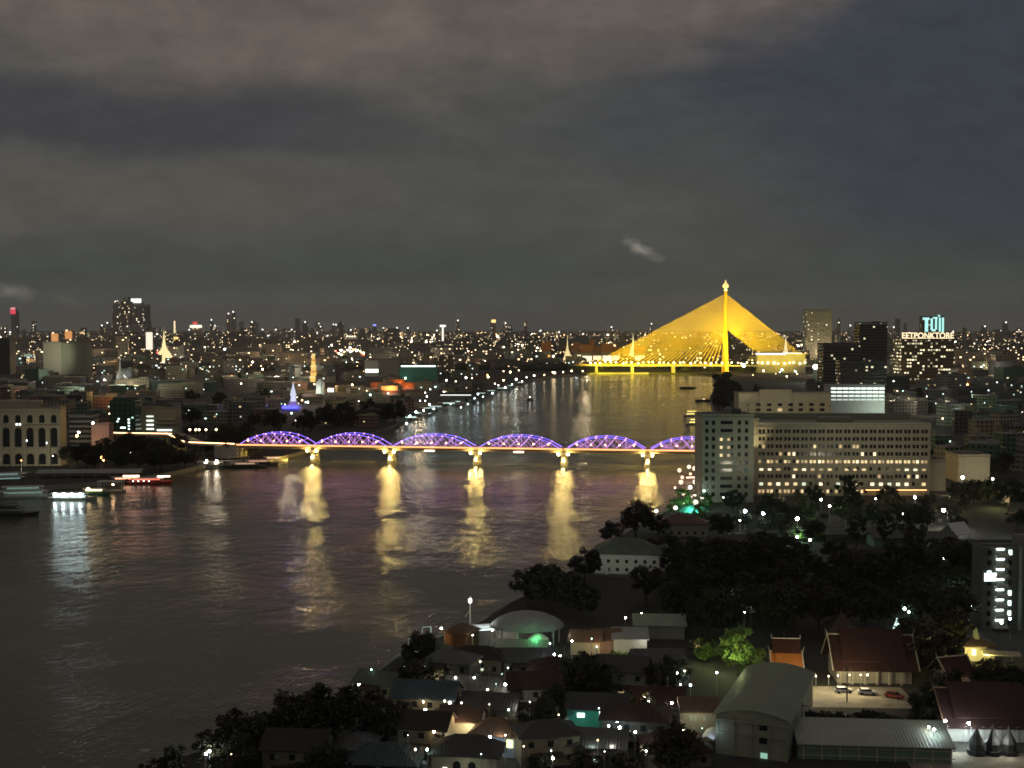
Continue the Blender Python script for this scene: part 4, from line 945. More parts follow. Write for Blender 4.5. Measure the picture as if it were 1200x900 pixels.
# long shed
sx_, sy_ = XD(1035, 250), 250
sh = thing('long_shed', 'long low shed with a pale metal roof beside the curved-roof hall', 'shed', (sx_, sy_, 2), -radians(5)); landmark('long pale-roofed shed', 1020, 868)
wd = 31
part('wall', MB().box(-.5, 4.6, -1, wd, 9, 3.9), M['green'], sh)
part('roof', MB().add([(-wd / 2 - .8, -.8, 3.4), (wd / 2, -.8, 3.4), (wd / 2, 9.6, 5.8), (-wd / 2 - .8, 9.6, 5.8), (-wd / 2 - .8, -.8, 3.15), (wd / 2, -.8, 3.15), (wd / 2, 9.6, 5.5), (-wd / 2 - .8, 9.6, 5.5)], [(0, 1, 2, 3), (7, 6, 5, 4), (0, 4, 5, 1), (1, 5, 6, 2), (2, 6, 7, 3), (3, 7, 4, 0)]), ribbed('shed_roof', (.36, .4, .33), .7, 0, .45), sh)
part('back_wall', MB().box(-.5, 9.25, 2.5, wd, .4, 2.9), M['green'], sh)
for k in range(9): part('column', MB().box(-wd / 2 + .6 + k * 3.7, -.2, -1, .3, .3, 4.1), M['cream'], sh)
part('rail', MB().box(0, -.15, 2.4, wd, .2, .2).box(0, -.15, .8, wd, .2, .2), M['cream'], sh)
FOOT.append((sx_ - 8, sy_ + 5, 11)); FOOT.append((sx_ + 8, sy_ + 5, 11)); keep(937, 848, 1108, 900, 248)
# lit lane and wall at the lower right
x, y = XD(1160, 262), 262
lw = thing('boundary_wall', 'white compound wall washed by lamps beside the long shed', 'wall', (x, y, 2), -.05); landmark('white compound wall', 1150, 885)
part('wall_panel', MB().box(0, 0, -1, 30, .4, 3.8), M['white'], lw)
for k in range(9): part('pillar', MB().box(-14.5 + k * 3.6, 0, -1, .7, .8, 4.3), M['white'], lw)
lane = MB(); gx, gy = G(1150, 900)
structure('lane', MB().box(gx + 3, gy + 2, 2.0, 34, 14, .06, -.05), M['paving'])
for px, dd, hq, st_ in ((1118, -4, 5.0, 110), (1146, -3, 4.2, 160), (1126, 6, 6, 50)):
    street_lamp(XD(px, y + dd), y + dd, COOL if st_ > 60 else WHITE, st_, hq, .3, rot=1.5, cname='bluish white')
pointl(XD(1120, 255), 255, 5, 650, (.85, 1, .95)); pointl(XD(1146, 257), 257, 5, 900, (.85, .95, 1)); pointl(XD(1185, 252), 252, 6, 500, (1, 1, .9))
for px, hq, m_ in ((1153, 6.0, 'olive'), (1172, 6.6, 'cream'), (1191, 6.2, 'grey')):
    yq = 254; s_ = thing('shrine', f"little pointed shrine standing against the white compound wall {'nearest its lamps' if px == 1153 else 'between two others' if px == 1172 else 'at the photo edge'}", 'shrine', (XD(px, yq), yq, 2))
    part('base', MB().lathe([(1.9, -.5), (1.9, 1), (1.5, 1), (1.5, 2.4)], n=8, sq=True), M['dark'], s_); part('spire', MB().lathe([(1.7, 2.4), (1.2, 3.4), (.6, 4.4), (.2, hq - .6), (.05, hq)], n=8, sq=True), M['dark'], s_)
# temple compound
cx_, cy_ = G(985, 820)
structure('temple_courtyard', MB().box(XD(1003, 294), 294, 2.0, 28, 17, .05, -.05), M['paving'])
def temple(px, yq, w_, d_, h_, hr, rot, label, tiers=2, rk='redroof', lit=None, lm=None, trim='cream'):
    t = thing('temple_hall', label, 'temple hall', (XD(px, yq), yq, 2), rot)
    part('wall', MB().gwall(0, 0, -.5, w_ * .94, d_ * .8, h_ + .5, hr * .8), M['cream'], t)
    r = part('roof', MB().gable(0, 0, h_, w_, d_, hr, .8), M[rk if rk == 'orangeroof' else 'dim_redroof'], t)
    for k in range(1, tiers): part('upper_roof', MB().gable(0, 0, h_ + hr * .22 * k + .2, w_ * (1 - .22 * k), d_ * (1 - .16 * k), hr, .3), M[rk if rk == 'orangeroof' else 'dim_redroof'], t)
    ed = MB(); X = w_ / 2 + .85; e = d_ / 2 + .8; lo = h_ - hr * .8 / (d_ / 2)
    for s in (-1, 1):
        for q_ in (-1, 1): ed.tube((s * X, q_ * e, lo + .3), (s * X, 0, h_ + hr + .35), .2, 4)
        ed.tube((s * X, 0, h_ + hr), (s * (X + .5), 0, h_ + hr + 1.8), .16, 4, .03)
    ed.tube((-X, 0, h_ + hr + .35), (X, 0, h_ + hr + .35), .2, 4)
    part('gable_trim', ed, M[trim], t)
    for k in range(int(w_ / 3)):
        part('column', MB().box(-w_ / 2 + 1.2 + k * 3, -d_ / 2 + .4, -.5, .45, .45, h_), M['cream'], t)
    FOOT.append((XD(px, yq), yq, w_ * .5))
    if lm: landmark(lm, *proj(XD(px, yq), yq, h_ * .7))
    return t
temple(1024, 311, 19.5, 14, 4.2, 6.4, -.06, 'temple hall with a steep dark red roof over a lamp-lit courtyard', 2, lm='red temple roof'); keep(972, 745, 1075, 808, 303)
t = temple(925, 312, 6.4, 6.5, 3.2, 2.8, -.1, 'small temple gate with an orange-lit roof framed by white edging', 2, 'orangeroof', trim='white', lm='orange-lit temple gate'); part('upper_wall', MB().box(0, .6, 5, 5.6, 3, 2.2), M['cream'], t); part('top_roof', MB().gable(0, .8, 6.9, 6.2, 4.2, 2.3, .5), M['dim_redroof'], t); part('top_trim', MB().tube((-3.6, .8, 9.5), (3.6, .8, 9.5), .16, 4).tube((-3.6, .8, 9.5), (-3.6, .8, 10.6), .14, 4, .03).tube((3.6, .8, 9.5), (3.6, .8, 10.6), .14, 4, .03), M['white'], t)
keep(905, 750, 945, 790, 308)
spot(XD(920, 296), 295, 14, XD(925, 309), 309, 6, 2200, (1, .6, .2), 60, .5)
temple(1160, 270, 20, 16, 3.4, 5.6, -.05, 'large temple hall with a very dark roof above the white compound wall', 2, lm='darkest temple roof', trim='wood'); 
temple(1122, 306, 7, 7, 3.2, 3.2, .3, 'small red temple roof with a pink-lit corner beside the large dark hall', 1, 'redroof')
pointl(XD(1130, 300), 299, 5, 300, (1, .6, .5))
for px, yq, s_, lab_ in ((1088, 335, 1.15, 'taller square pavilion under a pointed olive pyramid roof'), (1112, 352, .95, 'squat square pavilion with a pyramid roof behind the taller one'), (990, 350, .9, 'lone olive pyramid roof rising behind the dark red temple roof')):
    t = thing('pavilion', lab_, 'pavilion', (XD(px, yq), yq, 2))
    s2_ = s_ * .66
    part('wall', MB().box(0, 0, -.5, 8.5 * s_, 8.5 * s_, 5.5 * s2_), M['olive'], t)
    part('roof', MB().lathe([(7.2 * s_, 5 * s2_), (5.2 * s_, 7.0 * s2_), (3.2 * s_, 9.2 * s2_), (1.3 * s_, 11.4 * s2_), (.35, 12.6 * s2_), (.05, 15 * s2_)], n=4, sq=True), M['brownroof'], t)
pointl(XD(1085, 325), 318, 10, 1500, (1, .8, .5))
t = thing('pavilion', 'bright yellow-lit pavilion with a small spire left of the apartment block', 'pavilion', (XD(1150, 329), 329, 2)); landmark('yellow-lit pavilion', 1150, 762)
part('wall', MB().box(0, 0, -.5, 8, 6, 4.6), M['cream'], t); part('roof', MB().hip(0, 0, 4.1, 8, 6, 1.8, .8), M['brownroof'], t); part('spire', MB().lathe([(1.4, 5), (.8, 6.4), (.05, 8.6)], n=6), M['olive'], t)
window(t, -1.6, 1.6, 1.0, 1.6, LITW[1], -3.05); pointl(XD(1147, 322), 321, 5.5, 1700, (1, .85, .25)); pointl(XD(1162, 321), 320, 4.5, 1000, (1, .85, .3)); keep(1130, 740, 1170, 775, 330)
t = thing('awning', 'thin white awning right of the yellow-lit pavilion', 'awning', (XD(1180, 322), 322, 2)); part('cover', MB().gable(0, 0, 3, 9, 3.5, .6, .2, -.2), M['cream'], t); part('post', MB().box(-3, 0, 0, .2, .2, 3), M['steel'], t); part('post', MB().box(3, 0, 0, .2, .2, 3), M['steel'], t)
for px, yq, lab_ in ((998, 290, 'thin dark utility pole standing in front of the white cars'), (1110, 285, 'thin utility pole at the right end of the temple courtyard'), (945, 262, 'utility pole between the curved-roof hall and the long shed')):
    t = thing('utility_pole', lab_, 'pole', (XD(px, yq), yq, 2)); part('pole', MB().tube((0, 0, -.3), (0, 0, 8.5), .16, 8, .1), M['dkgrey'], t); part('crossarm', MB().box(0, 0, 7.7, 2.2, .14, .14), M['wood'], t)
    for k in (-.9, 0, .9): part('insulator', MB().lathe([(.07, 0), (.1, .12), (.05, .25)], k, 0, 7.84, 6), M['white'], t)
# courtyard lamps, cars
for k, (px, yq) in enumerate(((976, 301), (987, 301.5), (1001, 302), (1014, 302), (1022, 302), (948, 301), (961, 301))):
    t = thing('courtyard_lamp', f"short warm lamp under the eaves {near(XD(px, yq), yq)}", 'lamp', (XD(px, yq), yq, 2), 0, 'courtyard lamps', auto=True)
    part('post', MB().tube((0, 0, 0), (0, 0, 3), .06, 5), M['steel'], t); part('globe', MB().ball(0, 0, 3.1, .15, 6, 4), L((1, .82, .5), 16 if px != 1022 else 60), t)
for px, p_ in ((980, 1100), (1008, 1500), (950, 700)): pointl(XD(px, 297), 297, 7, p_, (1, .85, .5))
def car(px, py, rz, bm_, label, cat='car'):
    x, y = G(px, py); t = thing('parked_car', label, cat, (x, y, 2.05), rz, 'cars in the temple courtyard')
    b_ = MB(); b_.prof(list(reversed([(-2.2, .35), (2.2, .35), (2.25, .8), (1.2, .95), (-2.15, 1.0)])), -.85, .85); part('body', b_, bm_, t)
    c_ = MB(); c_.add([(-1.9, -.8, .95), (1.2, -.8, .95), (1.2, .8, .95), (-1.9, .8, .95), (-1.5, -.65, 1.45), (.5, -.65, 1.45), (.5, .65, 1.45), (-1.5, .65, 1.45)], [(3, 2, 1, 0), (4, 5, 6, 7), (0, 1, 5, 4), (1, 2, 6, 5), (2, 3, 7, 6), (3, 0, 4, 7)]); part('cabin', c_, M['glass'], t)
    part('roof', MB().box(-.5, 0, 1.44, 1.9, 1.28, .06), bm_, t)
    for sx in (-1.35, 1.4):
        for sy in (-.8, .8): part('wheel', MB().tube((sx, sy - .1, .33), (sx, sy + .1, .33), .33, 10), M['rubber'], t)
    return t
car(988, 812, .05, M['whitecar'], 'white car parked before the columns of the dark red temple roof')
car(1016, 814, -.1, M['whitecar'], 'white car parked between another white car and the red one')
car(1048, 818, -.7, M['redcar'], 'red car parked askew at the end of the temple courtyard')
t = thing('lamp_shrine', 'tiny white glowing shrine on the dark ground behind the pyramid roofs', 'shrine', (XD(1056, 356), 356, 2))
part('base', MB().box(0, 0, -.5, 2.2, 2.2, 1.6), M['white'], t); part('spire', MB().lathe([(1.3, 1), (.9, 2.2), (.4, 3.4), (.05, 4.6)], n=6), L((.75, 1, .95), 1.2), t)
# white tent and brightest lamp
x, y = G(1120, 632); t = thing('tent', 'white peaked tent lit hard beside the brightest lamp of the near bank', 'tent', (x, y, 2), .5); landmark('white peaked tent', 1120, 622)
part('cover', MB().gable(0, 0, 3, 9, 8, 4, .4), M['whiteroof'], t)
for a_, b_ in ((-4, -3.6), (4, -3.6), (-4, 3.6), (4, 3.6)): part('pole', MB().tube((a_, b_, 0), (a_, b_, 3), .1, 5), M['steel'], t)
for px, py, c_, st_, h_, r_, cn_ in ((1110, 620, WHITE, 160, 8, .8, 'very bright white'), (1072, 604, WHITE, 60, 8, .6, 'bright white'), (1026, 600, WHITE, 40, 6, .35, 'small white'), (1058, 616, WHITE, 30, 5, .3, 'small white'), (962, 604, WHITE, 60, 7, .5, 'white'), (972, 612, WHITE, 70, 7, .45, 'white'), (934, 632, (.9, 1, .8), 90, 8, .7, 'greenish white'), (934, 648, WHITE, 60, 6, .4, 'white'), (949, 652, WHITE, 70, 6, .4, 'white'),
        (873, 622, COOL, 90, 8, .65, 'bluish white'), (894, 625, COOL, 90, 8, .6, 'bluish white'), (867, 627, WHITE, 60, 6, .3, 'white'), (825, 590, GREENISH, 40, 6, .4, 'pale green'), (848, 596, WHITE, 40, 5, .4, 'white'), (862, 598, WHITE, 30, 5, .35, 'white'),
        (733, 745, WHITE, 50, 5, .25, 'white'), (752, 742, WHITE, 60, 5.5, .25, 'white'), (864, 728, GREENISH, 90, 6, .3, 'pale green'), (872, 738, COOL, 60, 5, .22, 'bluish'), (1102, 546, WHITE, 50, 7, .5, 'white'), (1152, 548, WARM, 60, 7, .6, 'yellow'), (1178, 520, (.85, 1, .7), 60, 8, .8, 'greenish'), (1168, 510, WHITE, 60, 8, .6, 'white'), (1190, 492, WHITE, 50, 8, .7, 'white'), (1163, 575, (.9, 1, .7), 60, 6, .5, 'greenish'), (1168, 590, WARM, 60, 6, .4, 'yellow'), (1128, 574, (1, .8, .6), 60, 6, .8, 'warm'), (1138, 582, WARM, 50, 5, .4, 'warm')):
    x, y = G(px, py); h2_ = h_
    street_lamp(x, y, c_, st_, h_, r_, cname=cn_, simple=cn_ != 'very bright white')
x, y = G(1110, 624); pointl(x, y - 3, 8, 3500, (1, 1, .95)); 
pointl(*G(955, 628), 7, 2600, (.6, 1, .4)); pointl(*G(970, 622), 6, 2200, (.6, 1, .5)); pointl(*G(935, 636), 6, 1400, (.6, 1, .7)); pointl(*G(1020, 632), 7, 1600, (.6, .95, .8)); pointl(*G(880, 630), 8, 1200, (.7, .9, 1))
for i, (px, py, w_, d_, h_, wk, rk) in enumerate(((960, 632, 20, 7, 3.2, 'green', 'greenroof'), (1000, 634, 24, 8, 3.5, 'grey', 'greyroof'), (1050, 638, 22, 8, 3.5, 'green', 'greyroof'), (1090, 640, 18, 8, 4, 'grey', 'greyroof'), (1020, 660, 20, 8, 3.4, 'dkgrey', 'rustroof'), (1070, 665, 18, 9, 4, 'dkgrey', 'darkroof'), (1120, 650, 14, 9, 4, 'dkgrey', 'greyroof'), (860, 645, 18, 10, 4.5, 'dkgrey', 'darkroof'))):
    house(px, py, w_, d_, h_, random.uniform(-.12, .12), 'gable', wk, rk, lit=(), hr=1.8, dark=False)

# oval tent roof and its neighbours at the water's edge
x, y = G(618, 752); ov = thing('oval_pavilion', 'round pavilion with a wide smooth grey roof at the water edge', 'pavilion', (x, y, 2)); landmark('round grey pavilion', 620, 728)
mb = MB(); mb.sm = True; n__ = 24
mb.lathe([(9.2, 4.6), (9.0, 5.2), (7.4, 6.6), (5, 7.8), (2.4, 8.5), (.2, 8.8)], n=24); mb.v = [(a * 1.15, b * .95, c) for a, b, c in mb.v]
part('roof', mb, M['greyroof'], ov)
for k in range(10): part('column', MB().tube((9 * cos(k * .628), 7.6 * sin(k * .628), -1), (9 * cos(k * .628), 7.6 * sin(k * .628), 4.8), .2, 6), M['white'], ov)
FOOT.append((x, y, 11)); keep(592, 708, 652, 742, y - 4)
x, y = G(631, 764); gp = thing('green_pavilion', 'small round pavilion glowing vivid green below the round grey pavilion', 'pavilion', (x, y, 2)); landmark('vivid green pavilion', 631, 748)
part('roof', MB().lathe([(3.0, 3.4), (2.6, 4.0), (1.2, 4.9), (.1, 5.2)], n=10), M['white'], gp)
part('green_light', MB().lathe([(2.0, 2.6), (2.2, 3.2)], n=10), L((.08, 1, .22), 2.2), gp)
for k in range(6): part('post', MB().tube((2.5 * cos(k * 1.05), 2.5 * sin(k * 1.05), -.5), (2.5 * cos(k * 1.05), 2.5 * sin(k * 1.05), 3.5), .1, 5), M['white'], gp)
pointl(x - 1, y - 3.5, 7.5, 420, (.15, 1, .35)); pointl(x - 6, y - 1, 5, 260, (.15, 1, .4)); FOOT.append((x, y, 5)); keep(600, 735, 645, 762, y - 3)
t = house(612, 768, 13, 5, 3, -.1, 'gable', 'green', 'greenroof', 'low green-lit shed left of the vivid green pavilion', hr=1.2, dark=False)
# riverside cabin with orange wall
x, y = G(541, 758); oc = house(541, 760, 7, 7, 5.2, -.5, 'hip', 'wood', 'rustroof', 'riverside cabin with one wall lit bright orange', hr=2.2, kp=True, dark=False, lm='orange-lit riverside cabin')
spot(x - 9, y - 5, 7, x - 3, y, 5, 900, (1, .55, .15), 80, .3); street_lamp(x - 4.5, y - 3.5, WHITE, 70, 5.5, .28, cname='yellow-green')
x, y = G(568, 748); t = thing('marquee', 'flat white marquee lit from beneath beside the orange-lit cabin', 'marquee', (x, y, 2), .25)
part('cover', MB().box(0, 0, 3.2, 11, 5, .4, 0, .92), M['whiteroof'], t); part('light_strip', MB().box(0, -2.4, 2.9, 8, .3, .4), L((.8, 1, .95), 1.5), t)
for a_ in (-4.8, 4.8):
    for b_ in (-2, 2): part('pole', MB().tube((a_, b_, -1), (a_, b_, 3.2), .1, 5), M['steel'], t)
pointl(x, y - 2, 8, 380, (.85, 1, 1))
for px, py, r_ in ((582, 739, .35), (586, 734, .4), (591, 731, .4), (595, 733, .3), (589, 738, .25), (597, 729, .25), (604, 722, .3), (606, 727, .2), (577, 741, .2)):
    x, y = G(px, py + 9); street_lamp(x, y, WHITE, 45, 2.6, r_, cname='white', simple=True, tall='terrace lamp')
x, y = G(590, 744); pointl(x, y, 7, 420, (1, .95, .85))
x, y = G(551, 751, 1); t = thing('mast_lamp', 'tall white mast with a glowing lamp at the river edge', 'mast', (x, y, .5)); landmark('glowing mast', 551, 715)
hq = ZD(706, y)
part('mast', MB().tube((0, 0, 0), (0, 0, hq), .16, 6), M['white'], t); part('stay', MB().tube((-1.4, 0, hq * .62), (0, 0, hq * .8), .07, 4), M['white'], t); part('lamp', MB().ball(0, 0, hq, .55, 8, 6, 1.4), L((.95, 1, .85), 3), t)
# pontoon jetties
for px, py, lab_, w_ in ((500, 762, 'pontoon jetty with a lit steel frame below the glowing mast', 8), (484, 776, 'pontoon jetty with steel posts nearer the camera than its neighbour', 7)):
    x, y = G(px, py, .4); t = thing('pontoon', lab_, 'jetty', (x, y, 0), .5)
    part('float', MB().box(0, 0, -.4, w_ * 1.4, 5, 1.1), M['teal'], t)
    hq = 7.0
    part('frame', MB().tube((-1.3, 0, .5), (-1.3, 0, hq), .14, 5).tube((1.3, 0, .5), (1.3, 0, hq), .14, 5).tube((-1.3, 0, hq), (1.3, 0, hq), .1, 4).tube((-1.3, 0, hq * .7), (1.3, 0, hq * .7), .1, 4), M['white'], t)
    part('gangway', MB().box(7, 1.5, .7, 9, 1.6, .3, .3), M['cream'], t)
    pointl(x + 1, y - 3, 5, 260, (.5, 1, .85), .3)
# lit house row
house(687, 764, 8, 7, 4, -.15, 'gable', 'cream', 'rustroof', 'house with a yellow-lit gable wall and rusty roof right of the green pavilion', kp=True, dark=False)
spot(*G(680, 778), 9, *G(687, 762), 4, 420, (1, .75, .3), 90, .3)
house(710, 762, 7, 7, 4, .1, 'gable', 'pink', 'rustroof', 'pinkish lamp-lit house between the yellow-lit gable and the long white shed', kp=True, dark=False)
pointl(*G(703, 772), 6, 300, (1, .65, .3)); 
t = house(738, 764, 9, 6, 4.4, -.06, 'shed', 'white', 'greyroof', 'long shed with a blank warm white wall above lit shrubs', kp=True, dark=False, lm='blank white wall')
pointl(*G(736, 777), 6.5, 300, (1, .95, .65)); pointl(*G(755, 770), 6, 120, (1, .95, .8))
house(772, 745, 14, 8, 4.2, -.05, 'gable', 'grey', 'greenroof', 'dim greenish roof with one thin bright white eave light', hr=2, kp=True, dark=False)
x, y = G(766, 742); t = thing('wall_light', 'thin streak of white light along the eave beside a dim greenish roof', 'lamp', (x, y - 4.5, 2)); part('tube_light', MB().box(0, 0, 4.2, 2.6, .2, .25), L(WHITE, 12), t); part('bracket', MB().box(0, .1, 0, .12, .12, 4.3), M['steel'], t)
# teal building and the houses around
t = house(700, 852, 13, 8, 5.4, -.1, 'gable', 'teal', 'darkroof', 'teal house with a strip of cyan lit upper windows', kp=True, hr=2.2, dark=False, lm='teal house')
for x_, z_, w_, h_, m_ in ((-3.5, 3.4, 1.6, .9, LITC[1]), (.8, 3.6, .5, 1.2, LITC[1]), (1.6, 3.6, .4, 1.2, LITC[1]), (3.0, 2.6, .7, 1.0, LITC[0]), (4.2, 2.6, .7, 1.0, LITC[0]), (5.4, 2.6, .7, .8, LITC[2]), (3.9, 2.1, 3.6, .3, LITC[0])): window(t, x_, z_, w_, h_, m_, -4.05)
pointl(*G(692, 866), 6, 130, (.3, 1, .8)); pointl(*G(672, 864), 5, 90, (.6, 1, .9))
x, y = G(660, 868); t = thing('stair', 'slanting pale outside stair left of the teal house', 'stair', (x, y, 2), 0); part('flight', MB().tube((-3, -2, 0), (1, 1, 4.5), .45, 4), M['white'], t); part('rail', MB().tube((-3, -2.5, 1), (1, .5, 5.5), .08, 4), M['steel'], t)
t = house(542, 866, 8.5, 7, 5.2, -.2, 'gable', 'cream', 'brownroof', 'house with a front lit warm yellow over a small garden', kp=True, lm='yellow-lit house'); pointl(*G(548, 876), 6.5, 330, (1, .88, .5)); pointl(*G(532, 878), 4, 130, (1, .85, .45))
t = house(583, 880, 9.5, 7, 4.6, -.25, 'hip', 'bluegrey', 'rustroof', 'blue-grey house with one yellow lit window at its corner', kp=True, hr=2.6)
window(t, 3.6, 2.2, 1.3, 1.6, L((.95, 1, .35), 2.2), -3.6); pointl(*G(585, 897), 5, 70, (.7, .85, 1)); pointl(*G(562, 862), 8, 110, (1, .55, .25))
t = house(548, 905, 13, 8, 4.8, -.15, 'hip', 'cream', 'darkroof', 'cream house with two arched windows at the bottom of the view', kp=True, dark=False, hr=3)
for x_ in (-1.4, 1.6): part('arch_window', archm(1.5, 2.0), M['glass'], t).location = (x_, -4.0, 1.6)
for x_ in (-3.8, 5.0): window(t, x_, 1.6, .8, .6, LITC[1], -4.05)
pointl(*G(545, 922), 5, 110, (.9, 1, .75))
t = house(820, 862, 8, 7, 6.4, -.05, 'shed', 'cream', 'rustroof', 'narrow cream house with a lit balcony left of the curved-roof hall', kp=True, dark=False, hr=1)
for x_, w_ in ((-2.2, .7), (-1.3, .5), (.6, .5)): window(t, x_, 4.4, w_, 1.0, M['white'], -3.55)
pointl(*G(815, 875), 9, 260, (1, 1, .7)); 
t = thing('awning', 'pale blue awning stretched beside the curved-roof hall', 'awning', (*G(832, 880), 2), 1.2); part('cover', MB().gable(0, 0, 3.4, 6, 2.4, .5, .2), M['whiteroof'], t); part('post', MB().box(-2.4, 0, 0, .15, .15, 3.4), M['steel'], t); part('post', MB().box(2.4, 0, 0, .15, .15, 3.4), M['steel'], t); pointl(*G(838, 886), 7, 60, (.6, .8, 1))
for px, py, w_, d_, rk, rot in ((560, 822, 14, 9, 'greyroof', -.1), (530, 800, 12, 8, 'greyroof', -.3), (600, 815, 10, 8, 'greyroof', .2), (575, 845, 12, 8, 'darkroof', -.2), (500, 842, 14, 9, 'blueroof', -.15), (452, 905, 14, 10, 'blueroof', -.1), (470, 830, 12, 9, 'greyroof', -.25), (445, 812, 10, 7, 'greenroof', -.4), (625, 830, 12, 9, 'rustroof', .1), (650, 800, 12, 9, 'redroof', -.1), (690, 800, 13, 9, 'rustroof', .15), (730, 810, 12, 9, 'darkroof', -.2), (770, 800, 12, 8, 'greyroof', 0), (770, 835, 12, 9, 'redroof', -.1), (745, 870, 14, 9, 'rustroof', -.15), (700, 890, 12, 8, 'greyroof', -.2), (640, 890, 12, 8, 'darkroof', .2), (790, 890, 13, 10, 'redroof', .1), (405, 892, 12, 9, 'greyroof', -.2), (350, 905, 12, 9, 'brownroof', -.1), (500, 880, 10, 8, 'brownroof', -.2), (655, 745, 9, 7, 'darkroof', .1), (560, 785, 14, 8, 'brownroof', -.2), (510, 775, 9, 6, 'greenroof', -.5), (620, 785, 13, 8, 'darkroof', 0), (590, 768, 10, 7, 'brownroof', .1)):
    x, y = G(px, py)
    if not free(x, y, 3.2): continue
    wk = random.choice(['white', 'grey', 'cream', 'dkgrey', 'bluegrey', 'olive']); nl = random.choice([0, 0, 1, 1, 2]); nw = max(2, int(w_ / 3.2))
    house(px, py, w_, d_, random.choice([3.4, 4.2, 6.2]), rot, random.choice(['gable', 'gable', 'hip']), wk, rk, lit=random.sample(range(nw), min(nl, nw)))
# small bright lamps among the roofs
for px, py, c_, st_ in ((510, 806, WHITE, 90), (533, 798, WHITE, 60), (555, 798, WHITE, 40), (571, 812, WARM, 20), (602, 800, COOL, 60), (610, 802, WHITE, 90), (592, 806, WHITE, 60), (596, 836, COOL, 30), (573, 830, WHITE, 12), (520, 826, WHITE, 60), (526, 828, WHITE, 60), (497, 836, WHITE, 50), (540, 828, WHITE, 12), (640, 795, COOL, 50), (650, 770, COOL, 90), (657, 772, WHITE, 30), (758, 822, WARM, 60), (763, 826, WHITE, 60), (796, 792, WHITE, 80), (805, 790, WARM, 12), (800, 806, COOL, 20), (812, 807, COOL, 20), (790, 828, WHITE, 60), (806, 830, COOL, 60), (609, 864, WHITE, 60), (418, 806, WHITE, 60), (433, 788, GREENISH, 110), (614, 880, WARM, 30), (702, 873, WARM, 30), (715, 856, WHITE, 60), (728, 858, COOL, 60), (760, 886, WHITE, 40), (725, 850, COOL, 30), (485, 884, WARM, 30), (240, 886, WHITE, 90), (236, 889, COOL, 60), (266, 890, WARM, 60), (272, 892, COOL, 60), (905, 795, WHITE, 30), (843, 792, COOL, 20), (1102, 860, COOL, 60), (1096, 857, WHITE, 20), (947, 803, WHITE, 120), (954, 804, WHITE, 60), (1116, 632, WHITE, 30), (1084, 700, GREENISH, 20), (1133, 712, COOL, 40), (1145, 712, COOL, 40), (1070, 720, GREENISH, 15), (1065, 716, GREENISH, 15), (1110, 656, COOL, 40), (1118, 652, WHITE, 40), (1160, 716, COOL, 50), (1190, 728, COOL, 90), (1180, 733, COOL, 90), (700, 760, WARM, 20), (645, 757, GREENISH, 30), (790, 660, WHITE, 30), (795, 668, WHITE, 20), (770, 600, WHITE, 40), (708, 796, WHITE, 12), (935, 668, WHITE, 12), (936, 676, GREENISH, 12)):
    D0 = (HC - 8) * F / (py - 383); x, y = XD(px, D0), D0; r_ = .17 + .12 * random.random()
    street_lamp(x, y, c_, st_ * random.choice([.08, .2, .5, 2.5, 3.5]), 5.6, r_ * (1 if py > 740 else 1.6), cname='bluish' if c_ == COOL else 'white' if c_ == WHITE else 'yellow' if c_ == WARM else 'pale green', simple=True, tall=random.choice(['yard lamp']))
for px, py, p_, c_ in ((610, 806, 220, (.8, 1, 1)), (575, 818, 160, (.9, 1, .95)), (520, 838, 160, (.9, 1, 1)), (760, 832, 60, (1, .9, .6)), (650, 780, 110, (.8, 1, .9)), (800, 815, 110, (.7, 1, .95)), (1160, 728, 700, (.7, 1, .85)), (1190, 735, 600, (.8, 1, .95)), (1085, 710, 300, (.5, 1, .75)), (435, 800, 160, (.3, 1, .5)), (452, 900, 60, (.5, .8, 1)), (1105, 868, 200, (.9, 1, 1))):
    pointl(*G(px, py), 8, p_, c_)

rl_ = random.Random(44)
for _ in range(40):
    px, py = rl_.uniform(470, 840), rl_.uniform(742, 898); D0 = (HC - 8) * F / (py - 383); x, y = XD(px, D0), D0
    if inriver(x, y, 2): continue
    c_, cn_ = rl_.choice([(WHITE, 'white'), (COOL, 'bluish'), (WARM, 'yellow'), (GREENISH, 'pale green')])
    street_lamp(x, y, c_, rl_.choice([3, 6, 12, 40, 150]), 5.6, rl_.choice([.1, .15, .24]), cname=cn_, simple=True, tall='yard lamp')
for _ in range(30):  # added unseen lights, brightening the gaps between the houses
    px, py = rl_.uniform(500, 830), rl_.uniform(765, 905); x, y = G(px, py)
    if inriver(x, y, 3): continue
    pointl(x, y, rl_.uniform(5.5, 8.5), rl_.choice([60, 110, 220]), rl_.choice([(1, .8, .5), (.85, 1, .95), (1, .95, .8), (.6, 1, .8), (1, .6, .35)]), .3)
for px, py, p_, c_ in ((860, 604, 400, (.5, 1, .6)), (905, 612, 250, (1, .9, .7)), (990, 606, 400, (1, .8, .5)), (1040, 612, 300, (.8, 1, .9)), (1080, 606, 350, (1, .9, .7)), (1120, 600, 700, (1, .8, .5)), (1180, 600, 1200, (1, .75, .45)), (1185, 630, 500, (.6, 1, .8)), (1060, 720, 250, (.5, 1, .7)), (1120, 715, 350, (.6, 1, .8)), (1100, 655, 300, (.8, 1, .95))):
    pointl(*G(px, py), 8, p_, c_)
